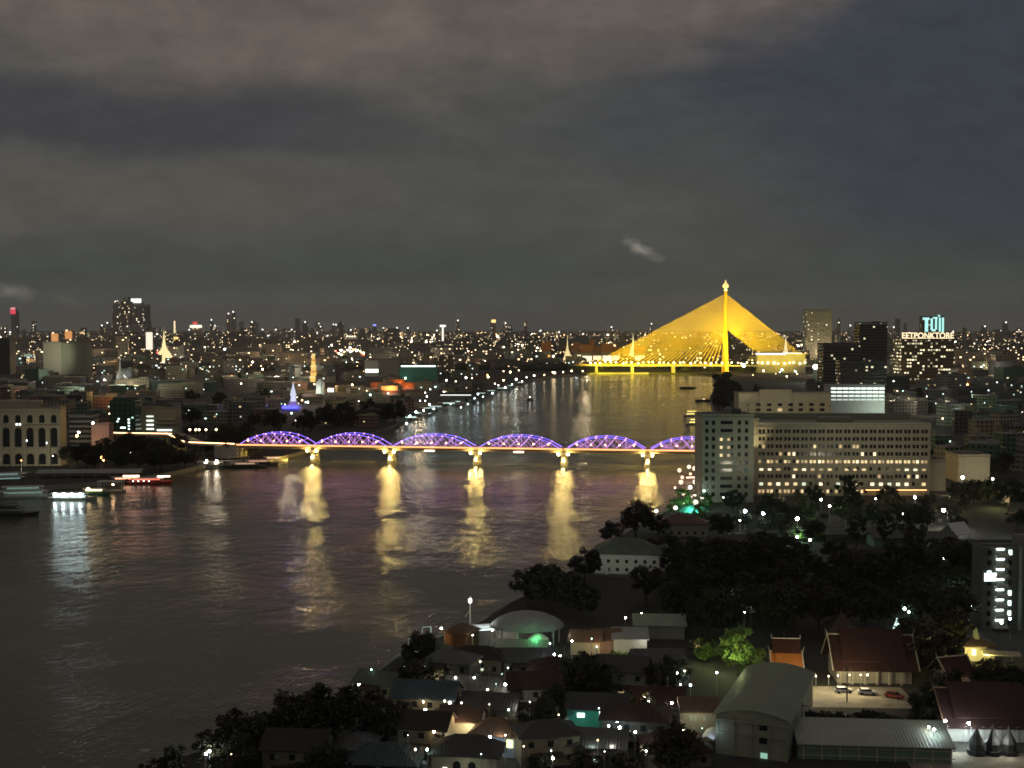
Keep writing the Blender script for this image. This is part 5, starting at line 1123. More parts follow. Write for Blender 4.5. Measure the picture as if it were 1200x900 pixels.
# added unseen point lights, giving street glow between the city blocks
for _ in range(95):
    g_ = rl_.random()
    if g_ < .55: px, py = rl_.uniform(0, 500), 424 + 62 * rl_.random() ** 1.5
    elif g_ < .9: px, py = rl_.uniform(930, 1200), 424 + 80 * rl_.random() ** 1.5
    else: px, py = rl_.uniform(500, 690), rl_.uniform(422, 434)
    x, y = G(px, py)
    if inriver(x, y, 8): continue
    pointl(x, y, rl_.uniform(14, 30), y * y * rl_.uniform(.003, .014) * (.15 if g_ >= .9 else 1.0), rl_.choice([(1, .72, .38), (1, .85, .6), (1, .55, .22), (.8, 1, .85), (1, .8, .5)]), 1.5)

# ================================================================== boats
def boat(px, py, ln, rot, decks, hm, label, col=None, st=3, name='riverboat', cat='boat', wid=None, strip=.8, group=None, auto=False, roofm=None):
    x, y = G(px, py, 0); wid = wid or ln * .2
    t = thing(name, label, cat, (x, y, 0), rot, group, auto)
    hb = MB(); n_ = 9
    top = []; bot = []
    for k in range(n_):
        s_ = -1 + 2 * k / (n_ - 1); wv = wid / 2 * (1 - max(0, (s_ - .35) / .65) ** 2) * (1 - .25 * max(0, (-s_ - .7) / .3)); sh_ = 1.0 + .9 * max(0, s_) ** 2 + .3 * max(0, -s_) ** 2
        top.append((s_ * ln / 2, max(wv, .05), sh_)); bot.append((s_ * ln / 2 * .94, max(wv * .75, .03), -.4))
    vs = []; fs = []
    for (a, b_, c), (d, e, f) in zip(top, bot): vs += [(a, b_, c), (a, -b_, c), (d, e, f), (d, -e, f)]
    for k in range(n_ - 1):
        o, p_ = 4 * k, 4 * k + 4
        fs += [(o, p_, p_ + 1, o + 1), (o + 2, o + 3, p_ + 3, p_ + 2), (o, o + 2, p_ + 2, p_), (o + 1, p_ + 1, p_ + 3, o + 3)]
    fs += [(0, 1, 3, 2), (4 * n_ - 4, 4 * n_ - 2, 4 * n_ - 1, 4 * n_ - 3)]
    hb.add(vs, fs); part('hull', hb, hm, t)
    for d_ in range(decks):
        L_ = ln * (.68 - .12 * d_); z_ = 1.1 + d_ * 2.5
        part('cabin', MB().box(-ln * .06, 0, z_, L_, wid * .72, .9), hm, t)
        pt = MB()
        for k in range(6):
            for s in (-1, 1): pt.box(-ln * .06 - L_ / 2 + .4 + k * (L_ - .8) / 5, s * wid * .33, z_ + .9, .15, .15, 1.35)
        part('deck_posts', pt, M['white'], t)
        part('deck_roof', MB().box(-ln * .06, 0, z_ + 2.25, L_ * 1.06, wid * .84, .25), roofm or M['hullw'], t)
        if col:
            part('deck_light', MB().box(-ln * .06, 0, z_ + 1.2, L_ * strip, .5, .7), L(col, st), t)
    return t
boat(32, 583, 36, .2, 2, M['hullw'], 'largest white double-deck cruise boat moored at the left bank', (.6, 1, .85), .22, 'cruise_boat', wid=7); landmark('largest cruise boat', 40, 575)
boat(12, 566, 26, .3, 2, M['hullw'], 'white double-deck boat moored behind the largest cruise boat', (.6, 1, .9), .25, 'cruise_boat', wid=6.5)
boat(2, 604, 36, .1, 2, M['hulld'], 'dark double-deck boat at the lower left edge of the moorings', None, 1, 'cruise_boat', wid=8, roofm=M['hulld'])
t = boat(86, 585, 26, .0, 1, M['hullw'], 'low boat with four brilliant white lamps reflected in the water', (.8, 1, 1), 2.0, 'ferry', wid=6, strip=.8); landmark('four-lamp boat', 86, 577)
for k in range(4): part('deck_lamp', MB().ball(-8.5 + k * 4.4, -3.4, 3.0, .75, 8, 5), L((.8, 1, 1), 26), t)
t = boat(112, 580, 16, .0, 1, M['hullg'], 'small boat under a glowing yellow cabin beside the four brilliant lamps', (1, .7, .3), 5, 'ferry', wid=5); part('cabin_lamp', MB().ball(-3, -2.8, 3.6, .9, 8, 5), L((1, .75, .35), 8), t)
t = boat(150, 566, 22, .1, 1, M['hullr'], 'red boat with a pink-lit roof beside the landing canopy', (1, .35, .2), 3, 'ferry', wid=5.5); part('roof_light', MB().box(2, -1, 4, 9, 1.2, .5), L((1, .55, .35), 9), t); landmark('red boats', 165, 562)
t = boat(176, 567, 26, .05, 1, M['hullr'], 'long dark red boat with a white lit stern roof right of its neighbour', (1, .2, .12), 1.2, 'ferry', wid=5.5); part('roof_light', MB().box(8, -1, 4.2, 7, 1.2, .5), L((1, .6, .42), 9), t)
for k in range(4): part('porthole', MB().ball(-9 + k * 3, -2.9, 2.0, .28, 6, 4), L(WHITE, 12), t)
t = thing('landing_canopy', 'pale flat landing canopy on posts between the yellow cabin boat and red boats', 'jetty', (*G(130, 576, 0), 0))
part('float', MB().box(0, 0, -.3, 15, 6, 1.1), M['grey'], t); part('cover', MB().box(0, 0, 5.6, 14, 5, .35), M['white'], t)
for a_ in (-6.5, 6.5):
    for b_ in (-2, 2): part('post', MB().box(a_, b_, .8, .25, .25, 4.8), M['white'], t)
part('hanging_lamp', MB().ball(2, -2.4, 4.2, .5, 6, 4), L((1, .6, .3), 30), t)
t = thing('floating_restaurant', 'wide flat grey floating dock between the white boats and dark trees', 'pontoon', (*G(120, 566, 0), 0), .08); part('float', MB().box(-10, 14, -.3, 62, 12, 1.5), M['grey'], t); part('roof', MB().gable(-10, 14, 5, 60, 11, 1.4, .5), M['greyroof'], t)
for k in range(8): part('post', MB().box(-38 + k * 8, 9, 1, .3, .3, 4.2), M['steel'], t)
t = thing('river_wall_ramp', 'long pale ramp slanting along the water below the dark trees', 'ramp', (*G(205, 552, 0), 0), .32); part('deck', MB().box(0, 0, .6, 36, 2.6, .7), M['cream'], t); part('pile', MB().box(-12, 0, -2, .6, .6, 3), M['grey'], t); part('pile', MB().box(12, 0, -2, .6, .6, 3), M['grey'], t)
for i, (px, py, ln, rot, hm, c_, st_, lab_) in enumerate(((243, 547, 16, .1, 'hulld', (1, 1, .9), 6, 'small dark boat under a white lamp left of the truss bridge'), (255, 548, 14, -.1, 'hulld', (1, .85, .6), 9, 'small boat with the brightest white lamp below the approach road'), (272, 546, 22, .1, 'hullg', None, 0, 'green hulled boat in the dark raft under the bridge end'), (290, 548, 26, .12, 'hulld', (1, .6, .35), .6, 'wide dark boat in the middle of the raft under the bridge end'), (305, 545, 24, .15, 'hulld', (1, .5, .3), .7, 'dark boat with orange-lit deck under the first steel arch'), (322, 541, 18, .3, 'hullw', (1, .6, .4), 1.2, 'outermost boat with a pale roof under the first steel arch'), (282, 541, 20, .1, 'hullw', None, 0, 'pale boat behind the dark raft under the bridge end'))):
    t = boat(px, py, ln, rot, 1, M[hm], lab_, c_, st_, 'moored_boat', strip=.2 if st_ > 3 else .7)
    if st_ > 3: part('mast_lamp', MB().ball(0, -2, 4.3, .5 if px == 243 else .8, 6, 4), L((1, .88, .65), 45), t)
for px, py, ln, lab_, st_ in ((818, 498, 24, 'golden-lit restaurant boat moored at the right bank beyond the bridge', 2.6), (812, 488, 20, 'smaller golden-lit boat behind the restaurant boat', 2.2)):
    boat(px, py, ln, .0, 2, M['hullw'], lab_, (1, .75, .2), st_, 'restaurant_boat', wid=7)
landmark('restaurant boat', 816, 490)
boat(806, 455, 26, .1, 1, M['hulld'], 'dark low barge off the wooded right bank nearest the golden bridge', None, 0, 'barge', wid=6, roofm=M['hulld'])
boat(826, 470, 24, .0, 1, M['hulld'], 'dark moored barge with a warm lamp under the wooded right bank', (1, .8, .4), 2, 'barge', wid=6, roofm=M['hulld'], strip=.2)
t = boat(621, 469, 9, .2, 1, M['hulld'], 'lone small boat showing one white light in the middle of the upper river', None, 0, 'small_boat', roofm=M['hulld']); part('mast_lamp', MB().ball(0, 0, 4, .6, 6, 4), L(WHITE, 16), t)
for i, (px, py, ln) in enumerate(((483, 491, 22), (492, 486, 26), (503, 480, 24), (512, 478, 26), (528, 474, 34), (538, 472, 22), (552, 467, 20), (566, 462, 24), (577, 459, 26), (590, 456, 26), (598, 453, 22), (610, 449, 18))):
    boat(px, py + 1, ln, random.uniform(-.1, .5), 1, M['hullw'], f"small pale-green-lit quay boat {near(*G(px, py), 3)}", (.72, 1, .85), random.uniform(.8, 1.8), 'quay_boat', group='boats at the upper-river quay', auto=True, strip=random.uniform(.3, .8))
landmark('upper-river quay', 545, 468)
t = thing('quay_shed', 'long dark roofed quay shed with a thin white light line', 'shed', (*G(535, 467), 2)); part('wall', MB().box(0, 6, 0, 44, 10, 5), M['dkgrey'], t); part('roof', MB().gable(0, 6, 5, 44, 10, 2.5, 1), M['darkroof'], t); part('light_strip', MB().box(-1, -.2, 4, 38, .4, .7), L((.9, .95, .9), 2.2), t)
QL = [(480, 489, COOL), (487, 484, COOL), (496, 482, WHITE), (503, 475, COOL), (500, 466, COOL), (498, 461, WHITE), (504, 457, COOL), (510, 454, GREENISH), (520, 461, WHITE), (528, 474, COOL), (540, 478, COOL), (548, 474, GREENISH), (556, 468, COOL), (566, 466, GREENISH), (577, 462, COOL), (584, 452, WHITE), (590, 447, WARM), (592, 455, WHITE), (600, 451, COOL), (605, 446, WHITE), (612, 448, WHITE), (617, 443, WHITE), (626, 441, WHITE), (546, 444, WHITE), (553, 444, WARM), (572, 443, WARM), (534, 448, WARM), (523, 447, WHITE), (571, 440, ORANGE), (590, 436, WARM), (598, 437, WARM), (580, 450, WHITE), (560, 463, COOL), (498, 470, COOL), (492, 470, COOL), (508, 480, COOL), (608, 435, WARM), (618, 425, WARM), (638, 440, WARM), (660, 436.5, WARM), (670, 436, WARM), (648, 437, WARM), (650, 438, WARM), (683, 436, WARM), (476, 498, COOL), (471, 489, WHITE), (466, 488, WHITE), (458, 486, WHITE)]
for px, py, c_ in QL:
    x, y = G(px, py + 3.5); y = min(y, 2700); x = XD(px, y); z_ = max(3, ZD(py, y) - 2)
    street_lamp(x, y, c_, 10, round(z_), random.choice([.9, 1.2, 1.5]) * y / 1700, cname='bluish white' if c_ in (COOL, GREENISH) else 'white' if c_ == WHITE else 'yellow', simple=True, tall='quay lamp')

# ================================================================== trees
def crown(n_cl, n_lf, R, Hc, seed, leaf=.7, flat=.8):
    r_ = random.Random(seed); mb = MB(); cl = []
    while len(cl) < n_cl:
        p = Vector((r_.uniform(-1, 1), r_.uniform(-1, 1), r_.uniform(-.75, 1)))
        if .35 < p.length < 1.02: cl.append((Vector((p.x * R, p.y * R, Hc + p.z * R * flat)), R * r_.uniform(.16, .36)))
    for c, cr in cl:
        for _ in range(n_lf):
            d = Vector((r_.gauss(0, 1), r_.gauss(0, 1), r_.gauss(0, 1))).normalized() * cr * r_.uniform(.5, 1.1); d.z *= .75
            p = c + d; a = Vector((r_.gauss(0, 1), r_.gauss(0, 1), r_.gauss(0, .6))).normalized() * leaf * r_.uniform(.5, 1.1); b_ = a.cross(Vector((r_.gauss(0, 1), r_.gauss(0, 1), r_.gauss(0, 1)))).normalized() * leaf * .55
            mb.add([p - a, p + b_, p + a, p - b_], [(0, 1, 2, 3)])
    return mb, cl
fol = []
for nm_, c_ in (('foliage_dark', (.022, .03, .013)), ('foliage_olive', (.034, .034, .015)), ('foliage_lit', (.13, .2, .045))):  # brighter leaf copy for lit trees, lamplight partly put into its colour
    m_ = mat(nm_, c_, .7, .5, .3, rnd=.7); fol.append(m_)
def tree_proto(seed, R, H_, n_cl, n_lf, leaf, flat, fm):
    mb, cl = crown(n_cl, n_lf, R, H_ - R * flat * .9, seed, leaf, flat)
    tk = MB(); r_ = random.Random(seed); hb = H_ - R * flat * 1.5
    tk.tube((0, 0, -.5), (0, 0, max(hb, 1.5)), R * .07, 8, R * .05)
    for c, cr in cl[:9]: tk.tube((0, 0, max(hb, 1.5) * r_.uniform(.75, 1)), c, R * .035, 5, R * .01)
    return mb.mesh('crown', fm), tk.mesh('trunk', M['trunk']), R, H_
PT = {'broad': [tree_proto(s, 6.5, 12.5, 46, 62, .62, .72, fol[s % 2]) for s in (1, 2, 3)], 'round': [tree_proto(s, 4.6, 10.5, 34, 56, .52, .95, fol[s % 2]) for s in (4, 5)],
      'tall': [tree_proto(s, 4.0, 15.5, 36, 54, .55, 1.5, fol[s % 2]) for s in (6, 7)], 'bushy': [tree_proto(s, 3.0, 5.2, 22, 46, .42, .8, fol[s % 2]) for s in (8, 9)],
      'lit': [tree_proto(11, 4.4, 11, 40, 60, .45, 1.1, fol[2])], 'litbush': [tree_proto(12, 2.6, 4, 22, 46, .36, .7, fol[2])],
      'far': [tree_proto(s, 8, 14, 26, 26, 1.5, .75, fol[s % 2]) for s in (13, 14, 15)]}
def palm_proto():
    tk = MB(); tk.tube((0, 0, -.5), (.5, 0, 9), .22, 7, .14)
    cr = MB(); r_ = random.Random(5)
    for k in range(18):
        a = k * 2.4; el = r_.uniform(-.3, .9); pv = Vector((.5, 0, 9))
        for j in range(6):
            nx_ = pv + Vector((cos(a) * .75, sin(a) * .75, el * .75)); el -= .32; s_ = Vector((-sin(a), cos(a), -.25)) * (.75 * (1 - j / 7)); s2 = Vector((sin(a), -cos(a), -.25)) * (.75 * (1 - j / 7))
            cr.add([pv, nx_, nx_ + s_ * .8, pv + s_], [(0, 1, 2, 3)]); cr.add([pv, nx_, nx_ + s2 * .8, pv + s2], [(3, 2, 1, 0)]); pv = nx_
    return cr.mesh('crown', fol[0]), tk.mesh('trunk', M['trunk']), 4, 10
PT['palm'] = [palm_proto()]
TC = [0]
ADJ = {'broad': 'broad dark spreading', 'round': 'rounded dark', 'tall': 'tall narrow dark', 'bushy': 'low dark bushy', 'lit': 'lamp-lit bright green', 'litbush': 'small lamp-lit green', 'far': 'distant dark', 'palm': 'dark palm'}
def tree(x, y, kind, s=1.0, label=None, z=2.0):
    c_, k_, R, H_ = random.choice(PT[kind]); lab_ = label or f"{ADJ[kind]} tree {near(x, y, z + H_ * s * .6)}"
    t = thing('palm_tree' if kind == 'palm' else 'tree', lab_, 'palm tree' if kind == 'palm' else 'tree', (x, y, z), random.uniform(0, 6.28), None if label else 'dark trees of the riverside city', auto=label is None)
    t.scale = (s * random.uniform(.9, 1.12), s * random.uniform(.9, 1.12), s * random.uniform(.88, 1.1))
    link('crown', c_, t); link('trunk', k_, t); TC[0] += 1; return t
# trees with a place of their own
for px, pyb, kind, s, lab_ in ((345, 885, 'broad', 1.05, 'biggest dark tree leaning over the water at the near shore'), (395, 880, 'broad', 1.15, 'second big dark tree merging with the biggest one at the shore'), (240, 908, 'tall', .6, 'slim dark tree standing alone at the near waterline'), (180, 914, 'bushy', .9, 'low dark bush at the lower left shore'), (205, 912, 'bushy', 1.1, 'dark bush with an uneven top beside the slim shore tree'), (618, 712, 'round', 1.1, 'round dark tree standing over the water above the round grey pavilion'), (645, 716, 'broad', .9, 'dark tree right behind the round grey pavilion'), (685, 684, 'round', 1.15, 'round dark tree at the left corner of the white riverside house'),
        (716, 640, 'round', 1.0, 'first round dark tree behind the white riverside house'), (745, 634, 'broad', 1.15, 'largest dark tree behind the white riverside house'), (772, 628, 'round', .95, 'dark tree between the white riverside house and the low olive house'), (992, 622, 'tall', 1.45, 'tall black tree standing before the foot of the wide pale hotel'), (1001, 628, 'tall', 1.2, 'black tree leaning on the tall one before the wide hotel'), (1150, 592, 'round', 1.2, 'round black tree in front of the large blank cream hall'), (1141, 590, 'round', 1.05, 'second black tree left of the round one before the blank cream hall')):
    x, y = G(px, pyb); tree(x, y, kind, s, lab_); FOOT.append((x, y, 3))
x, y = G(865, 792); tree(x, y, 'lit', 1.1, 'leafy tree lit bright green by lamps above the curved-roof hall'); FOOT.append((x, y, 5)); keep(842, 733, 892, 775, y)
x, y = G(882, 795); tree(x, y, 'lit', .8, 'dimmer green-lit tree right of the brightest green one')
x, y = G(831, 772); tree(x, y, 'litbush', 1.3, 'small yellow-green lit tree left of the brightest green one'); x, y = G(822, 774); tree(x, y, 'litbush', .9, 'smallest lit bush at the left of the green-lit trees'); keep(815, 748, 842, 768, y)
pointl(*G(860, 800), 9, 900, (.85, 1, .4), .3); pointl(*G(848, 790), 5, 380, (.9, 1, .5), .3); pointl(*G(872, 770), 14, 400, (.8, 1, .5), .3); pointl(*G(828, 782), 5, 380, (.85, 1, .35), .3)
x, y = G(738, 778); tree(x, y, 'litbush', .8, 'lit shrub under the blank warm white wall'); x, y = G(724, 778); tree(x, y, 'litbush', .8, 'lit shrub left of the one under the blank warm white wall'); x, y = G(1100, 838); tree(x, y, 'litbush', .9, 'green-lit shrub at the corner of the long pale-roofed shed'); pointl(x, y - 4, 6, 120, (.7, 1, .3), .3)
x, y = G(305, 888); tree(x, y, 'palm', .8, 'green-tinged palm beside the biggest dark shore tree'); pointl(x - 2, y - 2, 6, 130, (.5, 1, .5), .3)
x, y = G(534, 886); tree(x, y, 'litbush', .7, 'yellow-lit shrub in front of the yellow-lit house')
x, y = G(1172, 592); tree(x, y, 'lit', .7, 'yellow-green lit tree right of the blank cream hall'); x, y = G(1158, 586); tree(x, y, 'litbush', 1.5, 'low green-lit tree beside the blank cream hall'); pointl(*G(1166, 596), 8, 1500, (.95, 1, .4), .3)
for px in (938, 948, 960, 972): x, y = G(px, 634); tree(x, y, 'litbush', 1.1)
keep(935, 612, 985, 628, 540); keep(695, 720, 800, 765, 360); keep(860, 605, 900, 628, 560); keep(1100, 598, 1135, 628, 540); keep(800, 590, 835, 625, 600)
keep(540, 795, 600, 830, 300); keep(1105, 862, 1200, 900, 256); keep(935, 790, 1065, 830, 300); keep(1148, 640, 1200, 740, 370); keep(905, 430, 1000, 470, 1)
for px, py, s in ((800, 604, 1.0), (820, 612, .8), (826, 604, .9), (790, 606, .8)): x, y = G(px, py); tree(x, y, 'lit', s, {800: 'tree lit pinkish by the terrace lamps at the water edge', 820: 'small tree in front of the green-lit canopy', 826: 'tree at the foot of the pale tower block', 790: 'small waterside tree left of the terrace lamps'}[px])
random.seed(91)
for k in range(60):
    px, py = random.uniform(835, 1130), random.uniform(592, 640); x, y = G(px, py); kd = random.choice(['round', 'broad', 'round', 'bushy']); s = random.uniform(.6, .95)
    if free(x, y, 2): tree(x, y, kd, s); FOOT.append((x, y, 3))
def scatter(n, region, kinds, smin, smax, margin, rr=2.4, dens=1.0, tries=40):
    x0, y0, x1, y1 = region; k_ = 0; tr_ = 0
    while k_ < n and tr_ < n * tries:
        tr_ += 1; px, py = random.uniform(x0, x1), random.uniform(y0, y1); x, y = G(px, py)
        if inriver(x, y, margin): continue
        kind = random.choice(kinds); s = random.uniform(smin, smax); _, _, R, H_ = PT[kind][0]
        if not free(x, y, R * s * .35) or hides(x, y, R * 2 * s, H_ * s): continue
        tree(x, y, kind, s); FOOT.append((x, y, R * s * rr / 6)); k_ += 1
scatter(32, (640, 655, 1150, 745), ['broad', 'broad', 'round', 'tall'], .8, 1.25, 4)
scatter(22, (640, 682, 930, 752), ['broad', 'round', 'broad'], .8, 1.15, 4, rr=1.6)
scatter(20, (780, 640, 1120, 700), ['broad', 'round', 'tall'], .9, 1.3, 4)
scatter(42, (420, 765, 840, 915), ['round', 'round', 'broad', 'bushy'], .6, .95, 3, rr=1.0)
scatter(5, (420, 770, 840, 900), ['palm'], .7, 1.0, 3, rr=1)
scatter(10, (250, 885, 430, 935), ['round', 'bushy', 'broad'], .6, 1.0, 2)
scatter(9, (950, 690, 1110, 738), ['broad', 'round'], .7, 1.0, 3, rr=1.6)
scatter(4, (830, 590, 1200, 640), ['broad', 'round', 'tall'], .8, 1.2, 4)
scatter(10, (940, 835, 1110, 852), ['round', 'bushy'], .7, 1.0, 2)
scatter(10, (1060, 760, 1200, 840), ['round', 'broad'], .7, 1.0, 2)
scatter(14, (835, 440, 865, 492), ['broad'], 1.1, 1.5, 2, rr=1.2)
scatter(26, (90, 528, 235, 556), ['broad', 'broad', 'round'], .8, 1.25, 2, rr=1.2)
scatter(8, (55, 540, 130, 556), ['broad'], .8, 1.1, 2)
scatter(16, (215, 500, 300, 540), ['broad', 'round'], .8, 1.3, 2)
scatter(12, (300, 462, 480, 522), ['far'], .9, 1.4, 4, rr=1.6)

# ================================================================== the rest of the city, one building at a time
BN = {'cream': 'cream', 'grey': 'grey', 'dkgrey': 'dark-grey', 'olive': 'olive', 'pink': 'reddish', 'green': 'green', 'bluegrey': 'blue-grey', 'white': 'white'}
NB = [0]
FAC = {k: facade('street_' + k, tuple(a * .85 for a in c), (.025, .028, .03), 3.4, 3.3, .55, .45, 0, rnd=.7) for k, c in (('cream', (.4, .37, .28)), ('grey', (.25, .25, .23)), ('dkgrey', (.12, .12, .115)), ('olive', (.25, .26, .19)), ('pink', (.34, .2, .16)), ('green', (.13, .24, .17)), ('bluegrey', (.2, .24, .3)), ('white', (.52, .52, .47)))}
def block(px, py, wpx, h_, cols, nwin, lm_=LITW):
    x, y = G(px, py); wd = wpx * MP(y); dp = wd * random.uniform(.5, .9)
    if inriver(x, y, wd * .5 + 4) or not free(x, y, max(wd, dp) * .36) or hides(x, y, wd, h_): return False
    ck = random.choice(cols); fl = max(1, round(h_ / 3.3)); kind = 'gable' if (h_ < 9 and random.random() < .5) else 'flat'
    nwin = min(nwin, 5)
    lab_ = f"{BN[ck]} {NUMW[min(fl, 12)]}-storey {'gabled' if kind == 'gable' else 'flat-roofed'} block, {NUMW[nwin]} lit window{'s' if nwin != 1 else ''}, {near(x, y, 2 + h_ * .5)}"
    t = thing('apartment_block' if fl > 4 else 'shophouse', lab_, 'building', (x, y, 2), random.uniform(-.5, .5), 'ordinary blocks of the riverside city', auto=True)
    if kind == 'gable':
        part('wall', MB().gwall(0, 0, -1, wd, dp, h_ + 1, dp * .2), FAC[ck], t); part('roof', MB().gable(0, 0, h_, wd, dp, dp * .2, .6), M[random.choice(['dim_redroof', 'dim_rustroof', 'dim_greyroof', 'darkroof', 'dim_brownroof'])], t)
    else:
        part('wall', MB().box(0, 0, -1, wd, dp, h_ + 1), FAC[ck], t)
        rb = MB().box(0, 0, h_, wd + .4, dp + .4, .5); rb.box(random.uniform(-.3, .3) * wd, random.uniform(-.2, .2) * dp, h_ + .5, wd * random.uniform(.15, .4), dp * .3, random.uniform(1.5, 3.5)); part('roof', rb, M[random.choice(['dkgrey', 'grey', 'olive', 'dkgrey'])], t)
    s_ = max(1.2, .9 * MP(y) * 1.4)
    for k in range(nwin):
        window(t, round(random.uniform(-.45, .45) * wd, 1), round(random.uniform(.15, .85) * h_, 1), round(min(s_ * random.choice([1, 1, 1.8]), wd * .5), 1), round(min(s_, h_ * .3), 1), random.choice(lm_), -dp / 2 - .08)
    FOOT.append((x, y, max(wd, dp) * .5)); NB[0] += 1; return True
def fill(n, region, wr, hr_, cols, nw=(0, 4), tries=25, lm_=LITW + LITC):
    k_ = 0; tr_ = 0
    while k_ < n and tr_ < n * tries:
        tr_ += 1; px = random.uniform(region[0], region[2]); py = random.uniform(region[1], region[3])
        if block(px, py, random.uniform(*wr), random.uniform(*hr_), cols, random.randint(*nw), lm_): k_ += 1
ALLC = ['cream', 'grey', 'dkgrey', 'olive', 'pink', 'grey', 'dkgrey', 'bluegrey', 'green', 'white']
fill(46, (0, 452, 300, 500), (22, 46), (9, 22), ['olive', 'grey', 'dkgrey', 'cream', 'pink', 'green'], (0, 2))
fill(30, (290, 448, 480, 500), (14, 30), (7, 14), ['olive', 'grey', 'dkgrey', 'pink'], (0, 1))
fill(62, (0, 428, 500, 452), (12, 26), (8, 26), ALLC, (1, 5))
fill(16, (500, 424, 690, 436), (12, 24), (8, 22), ALLC, (1, 4))
fill(12, (430, 436, 560, 462), (12, 22), (7, 13), ['pink', 'dkgrey', 'olive'], (0, 2))
fill(46, (950, 432, 1210, 470), (16, 34), (9, 30), ALLC, (1, 5))
fill(26, (1095, 470, 1210, 560), (20, 34), (8, 20), ['olive', 'grey', 'dkgrey', 'cream', 'green'], (0, 5))
fill(12, (975, 470, 1100, 486), (20, 34), (8, 16), ['olive', 'grey', 'dkgrey'], (0, 2))
scatter(14, (860, 440, 1200, 500), ['far'], .7, 1.1, 4, rr=1.2)
scatter(10, (0, 440, 300, 505), ['far'], .7, 1.2, 4, rr=1.2)
scatter(16, (1090, 540, 1200, 600), ['round', 'broad'], .8, 1.2, 4)

# ---- street lamps of the middle distance
k_ = 0
def lampfield(n, region, cols, rpx=(.5, 1.1), hz=(4, 12), st=(5, 14)):
    global k_
    for _ in range(n):
        px = random.uniform(region[0], region[2]); py = random.uniform(region[1], region[3]); x, y = G(px, py)
        if inriver(x, y, 5): continue
        c_, cn_ = random.choice(cols); r_ = random.choice([rpx[0], (rpx[0] + rpx[1]) / 2, rpx[1]]) * MP(y) ; k_ += 1
        street_lamp(x, y, c_, random.choice(st), random.choice([4, 7, 10]), max(.3, round(r_ * 5) / 5), cname=cn_, simple=True)
CC = [(WHITE, 'white'), (WHITE, 'white'), (COOL, 'bluish white'), (GREENISH, 'pale green'), (WARM, 'yellow'), (ORANGE, 'orange')]
lampfield(12, (0, 440, 300, 500), CC); lampfield(24, (300, 455, 480, 508), CC); lampfield(22, (240, 430, 520, 452), CC); lampfield(18, (1100, 440, 1200, 520), CC); lampfield(14, (960, 432, 1100, 470), CC)
lampfield(10, (880, 436, 960, 448), [(GREENISH, 'pale green'), (WARM, 'yellow')]); lampfield(6, (0, 536, 100, 556), CC); lampfield(5, (100, 545, 240, 552), [(ORANGE, 'orange'), (WHITE, 'white')])
street_lamp(XD(956, 2300), 2300, (.95, 1, .8), 14, 10, 4.5, cname='huge white', simple=True)
street_lamp(XD(872, 2300), 2300, (.9, 1, .85), 12, 14, 3.6, cname='huge greenish', simple=True)

# ---- far city: too much to count
r_ = random.Random(21)
T4 = facade('far_block_facade', (.2, .19, .17), (.05, .05, .05), 7, 5.5, .5, .42, .08, (1, .72, .38), 5.0, rnd=0)
fc = MB()
for _ in range(2600):
    D_ = 2650 + 13500 * r_.random() ** 1.6; px = r_.uniform(-120, 1320); x = XD(px, D_)
    h_ = r_.choice([8, 12, 16, 22, 30]) * r_.uniform(.7, 1.3) * (1 + (D_ > 4000) * .35) * (1.7 if (120 < px < 180 or 260 < px < 460) and r_.random() < .3 else 1)
    if (620 < px < 765 and D_ < 3700) or (392 < px < 436 and D_ < 3900) or (180 < px < 206 and D_ < 3200): continue
    fc.box(x, D_, -1, r_.uniform(20, 70), r_.uniform(20, 60), h_ + 3, r_.uniform(-.5, .5))
o = link('far_city_blocks', fc.mesh('far_city_blocks', T4)); o['kind'] = 'stuff'; o['label'] = 'dense low blocks of the distant city'; o['category'] = 'city'
fw = MB()
for _ in range(1500):
    D_ = 2500 + 7000 * r_.random() ** 1.5; px = r_.uniform(-80, 1280); x = XD(px, D_); s_ = r_.uniform(8, 20); fw.ball(x, D_, s_ * .35, s_, 7, 4, .55)
o = link('far_woodland', fw.mesh('far_woodland', fol[0])); o['kind'] = 'stuff'; o['label'] = 'dark tree cover between the distant blocks'; o['category'] = 'woodland'
def lights(name, n, gen, col, st, lab_):
    mb = MB()
    for _ in range(n):
        px, D_, z_, rp = gen(); x = XD(px, D_); r0 = rp * MP(D_)
        mb.v += [(x + r0, D_, z_), (x - r0, D_, z_), (x, D_ + r0, z_), (x, D_ - r0, z_), (x, D_, z_ + r0), (x, D_, z_ - r0)]; o_ = len(mb.v) - 6
        for f in ((0, 2, 4), (2, 1, 4), (1, 3, 4), (3, 0, 4), (2, 0, 5), (1, 2, 5), (3, 1, 5), (0, 3, 5)): mb.f.append(tuple(o_ + i for i in f))
    o = link(name, mb.mesh(name, L(col, st, False))); o['kind'] = 'stuff'; o['label'] = lab_; o['category'] = 'city lights'
CL = [(693, 406, 16, 3), (693, 406, 16, 3), (720, 410, 20, 4), (414, 409, 10, 2.5), (100, 427, 12, 3), (460, 398, 40, 3), (40, 425, 40, 6), (90, 425, 30, 5), (200, 405, 40, 12), (255, 412, 40, 14), (300, 412, 40, 10), (330, 400, 50, 12), (372, 412, 25, 10), (415, 400, 30, 8), (440, 402, 50, 5), (480, 402, 50, 3.5), (510, 398, 50, 4), (560, 396, 40, 5), (590, 405, 60, 9), (640, 408, 50, 8), (700, 402, 50, 5), (1000, 412, 50, 10), (1080, 415, 50, 10), (1150, 398, 50, 5), (1180, 410, 40, 8), (940, 398, 25, 7), (20, 396, 30, 6), (150, 405, 40, 8)]
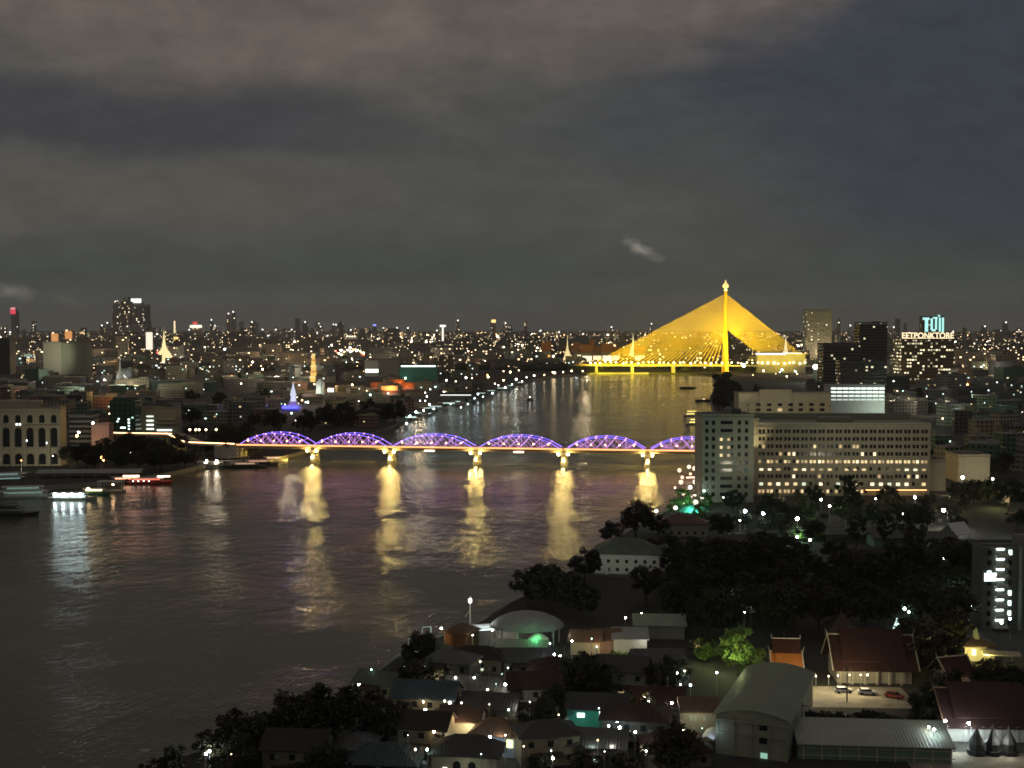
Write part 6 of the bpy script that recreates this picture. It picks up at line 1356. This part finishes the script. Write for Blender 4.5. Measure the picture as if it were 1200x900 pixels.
def gen_cl():
    c = r_.choice(CL); px = r_.gauss(c[0], c[2]); py = max(388.5, r_.gauss(c[1], c[3])); D_ = min(14000, max(2500, HC * F / (py - 383 + 3.0))); z_ = r_.choice([5, 8, 12, 20]); return px, D_, z_, r_.choice([.25, .35, .35, .5, .6, .9, 1.3])
def gen_un():
    D_ = 2500 + 9000 * r_.random() ** 1.3; return r_.uniform(-60, 1260), D_, r_.choice([5, 8, 15, 25]), r_.choice([.2, .3, .45])
def gen_hz():
    px = r_.uniform(180, 1200) if r_.random() < .6 else r_.gauss(500, 60); return px, r_.uniform(7000, 14000), r_.choice([8, 15, 30]), r_.choice([.3, .4, .6])
lights('city_lights_warm', 1250, gen_cl, (1, .78, .5), 13, 'warm white pinpoint lights across the distant city'); lights('city_lights_white', 600, gen_cl, (.92, 1, .92), 13, 'cool white pinpoint lights across the distant city')
lights('city_lights_orange', 420, gen_cl, (1, .45, .14), 9, 'orange pinpoint lights across the distant city'); lights('city_lights_scattered', 800, gen_un, (1, .86, .62), 7, 'faint scattered lights in the dark parts of the city')
lights('horizon_lights', 700, gen_hz, (1, .62, .3), 9, 'string of amber lights along the horizon'); lights('city_lights_red', 26, gen_cl, (1, .08, .1), 3.5, 'few red lights in the distant city')

# ---- haze over the whole city
hz = link('haze', MB().box(0, 20500, -4, 87000, 43000, 470).mesh('haze')); hz['kind'] = 'stuff'; hz['label'] = 'thin night haze over the river and city'; hz['category'] = 'haze'
hm_ = bpy.data.materials.new('haze'); hm_.use_nodes = True; nt_ = hm_.node_tree; nt_.nodes.clear()
out_ = nt_.nodes.new('ShaderNodeOutputMaterial'); pv_ = nt_.nodes.new('ShaderNodeVolumePrincipled'); pv_.inputs['Density'].default_value = HAZE; pv_.inputs['Color'].default_value = (.9, .9, .88, 1)
nt_.links.new(pv_.outputs[0], out_.inputs['Volume']); hz.data.materials.append(hm_)

LN = []
for _ in range(26):
    y0_ = r_.uniform(2000, 6500); px = r_.uniform(0, 640) if r_.random() < .7 else r_.uniform(940, 1200); a_ = r_.choice([r_.uniform(-.25, .25), r_.uniform(1.1, 2.0)]); x0_ = XD(px, y0_)
    for k in range(r_.randint(14, 34)):
        X, Y = x0_ + cos(a_) * k * 32, y0_ + sin(a_) * k * 32
        if not inriver(X, Y, 10): LN.append((600 + F * X / Y * .99895, Y))
def gen_ln():
    p_ = LN.pop(); return p_[0], p_[1], 9, .42
lights('avenue_lights', len(LN), gen_ln, (1, .6, .26), 12, 'amber lines of lamps along the avenues of the distant city')
for kx in range(10): random.random()
x, y = XD(1030, 262), 262
for px in range(945, 1100, 13): x, y = G(px, 850 + (px - 945) * .08); tree(x, y, 'bushy', random.uniform(.5, .8))
# ================================================================== labels that single each thing out
ORD = ['', 'first', 'second', 'third', 'fourth', 'fifth', 'sixth', 'seventh', 'eighth', 'ninth', 'tenth', 'eleventh', 'twelfth', 'thirteenth', 'fourteenth', 'fifteenth', 'sixteenth', 'seventeenth', 'eighteenth', 'nineteenth', 'twentieth']
def ordw(i):
    return ORD[i] if i <= 20 else 'twenty-' + ORD[i - 20] if i < 30 else ('thirtieth' if i == 30 else 'thirty-' + ORD[i - 30] if i < 40 else 'fortieth' if i == 40 else 'forty-' + ORD[i - 40])
groups = {}
taken = {o['label'] for o in COL.objects if 'label' in o}
for o, lab_ in PEND: groups.setdefault(lab_, []).append(o)
for lab_, os_ in groups.items():
    if len(os_) == 1 and lab_ not in taken: os_[0]['label'] = lab_; continue
    os_.sort(key=lambda o: o.location.x / o.location.y)
    for i, o in enumerate(os_):
        o['label'] = lab_ + (', leftmost' if i == 0 else ', rightmost' if i == len(os_) - 1 else f", {ordw(i + 1)} from left")
for o in COL.objects:
    if 'label' in o and len(o['label'].split()) > 16: o['label'] = o['label'].replace('flat-roofed ', '').replace('gabled ', '')
longest = [o['label'] for o in COL.objects if 'label' in o and len(o['label'].replace(',', '').split()) > 16]
print('OVER', len(longest), longest)
for k_n in ('w_', 'h_', 'd_'):
    for o in COL.objects:
        if k_n in o: del o[k_n]
from collections import Counter
print(Counter(o.name.split('.')[0] for o in COL.objects if o.parent is None).most_common(30), 'trees', TC[0], 'blocks', NB[0])
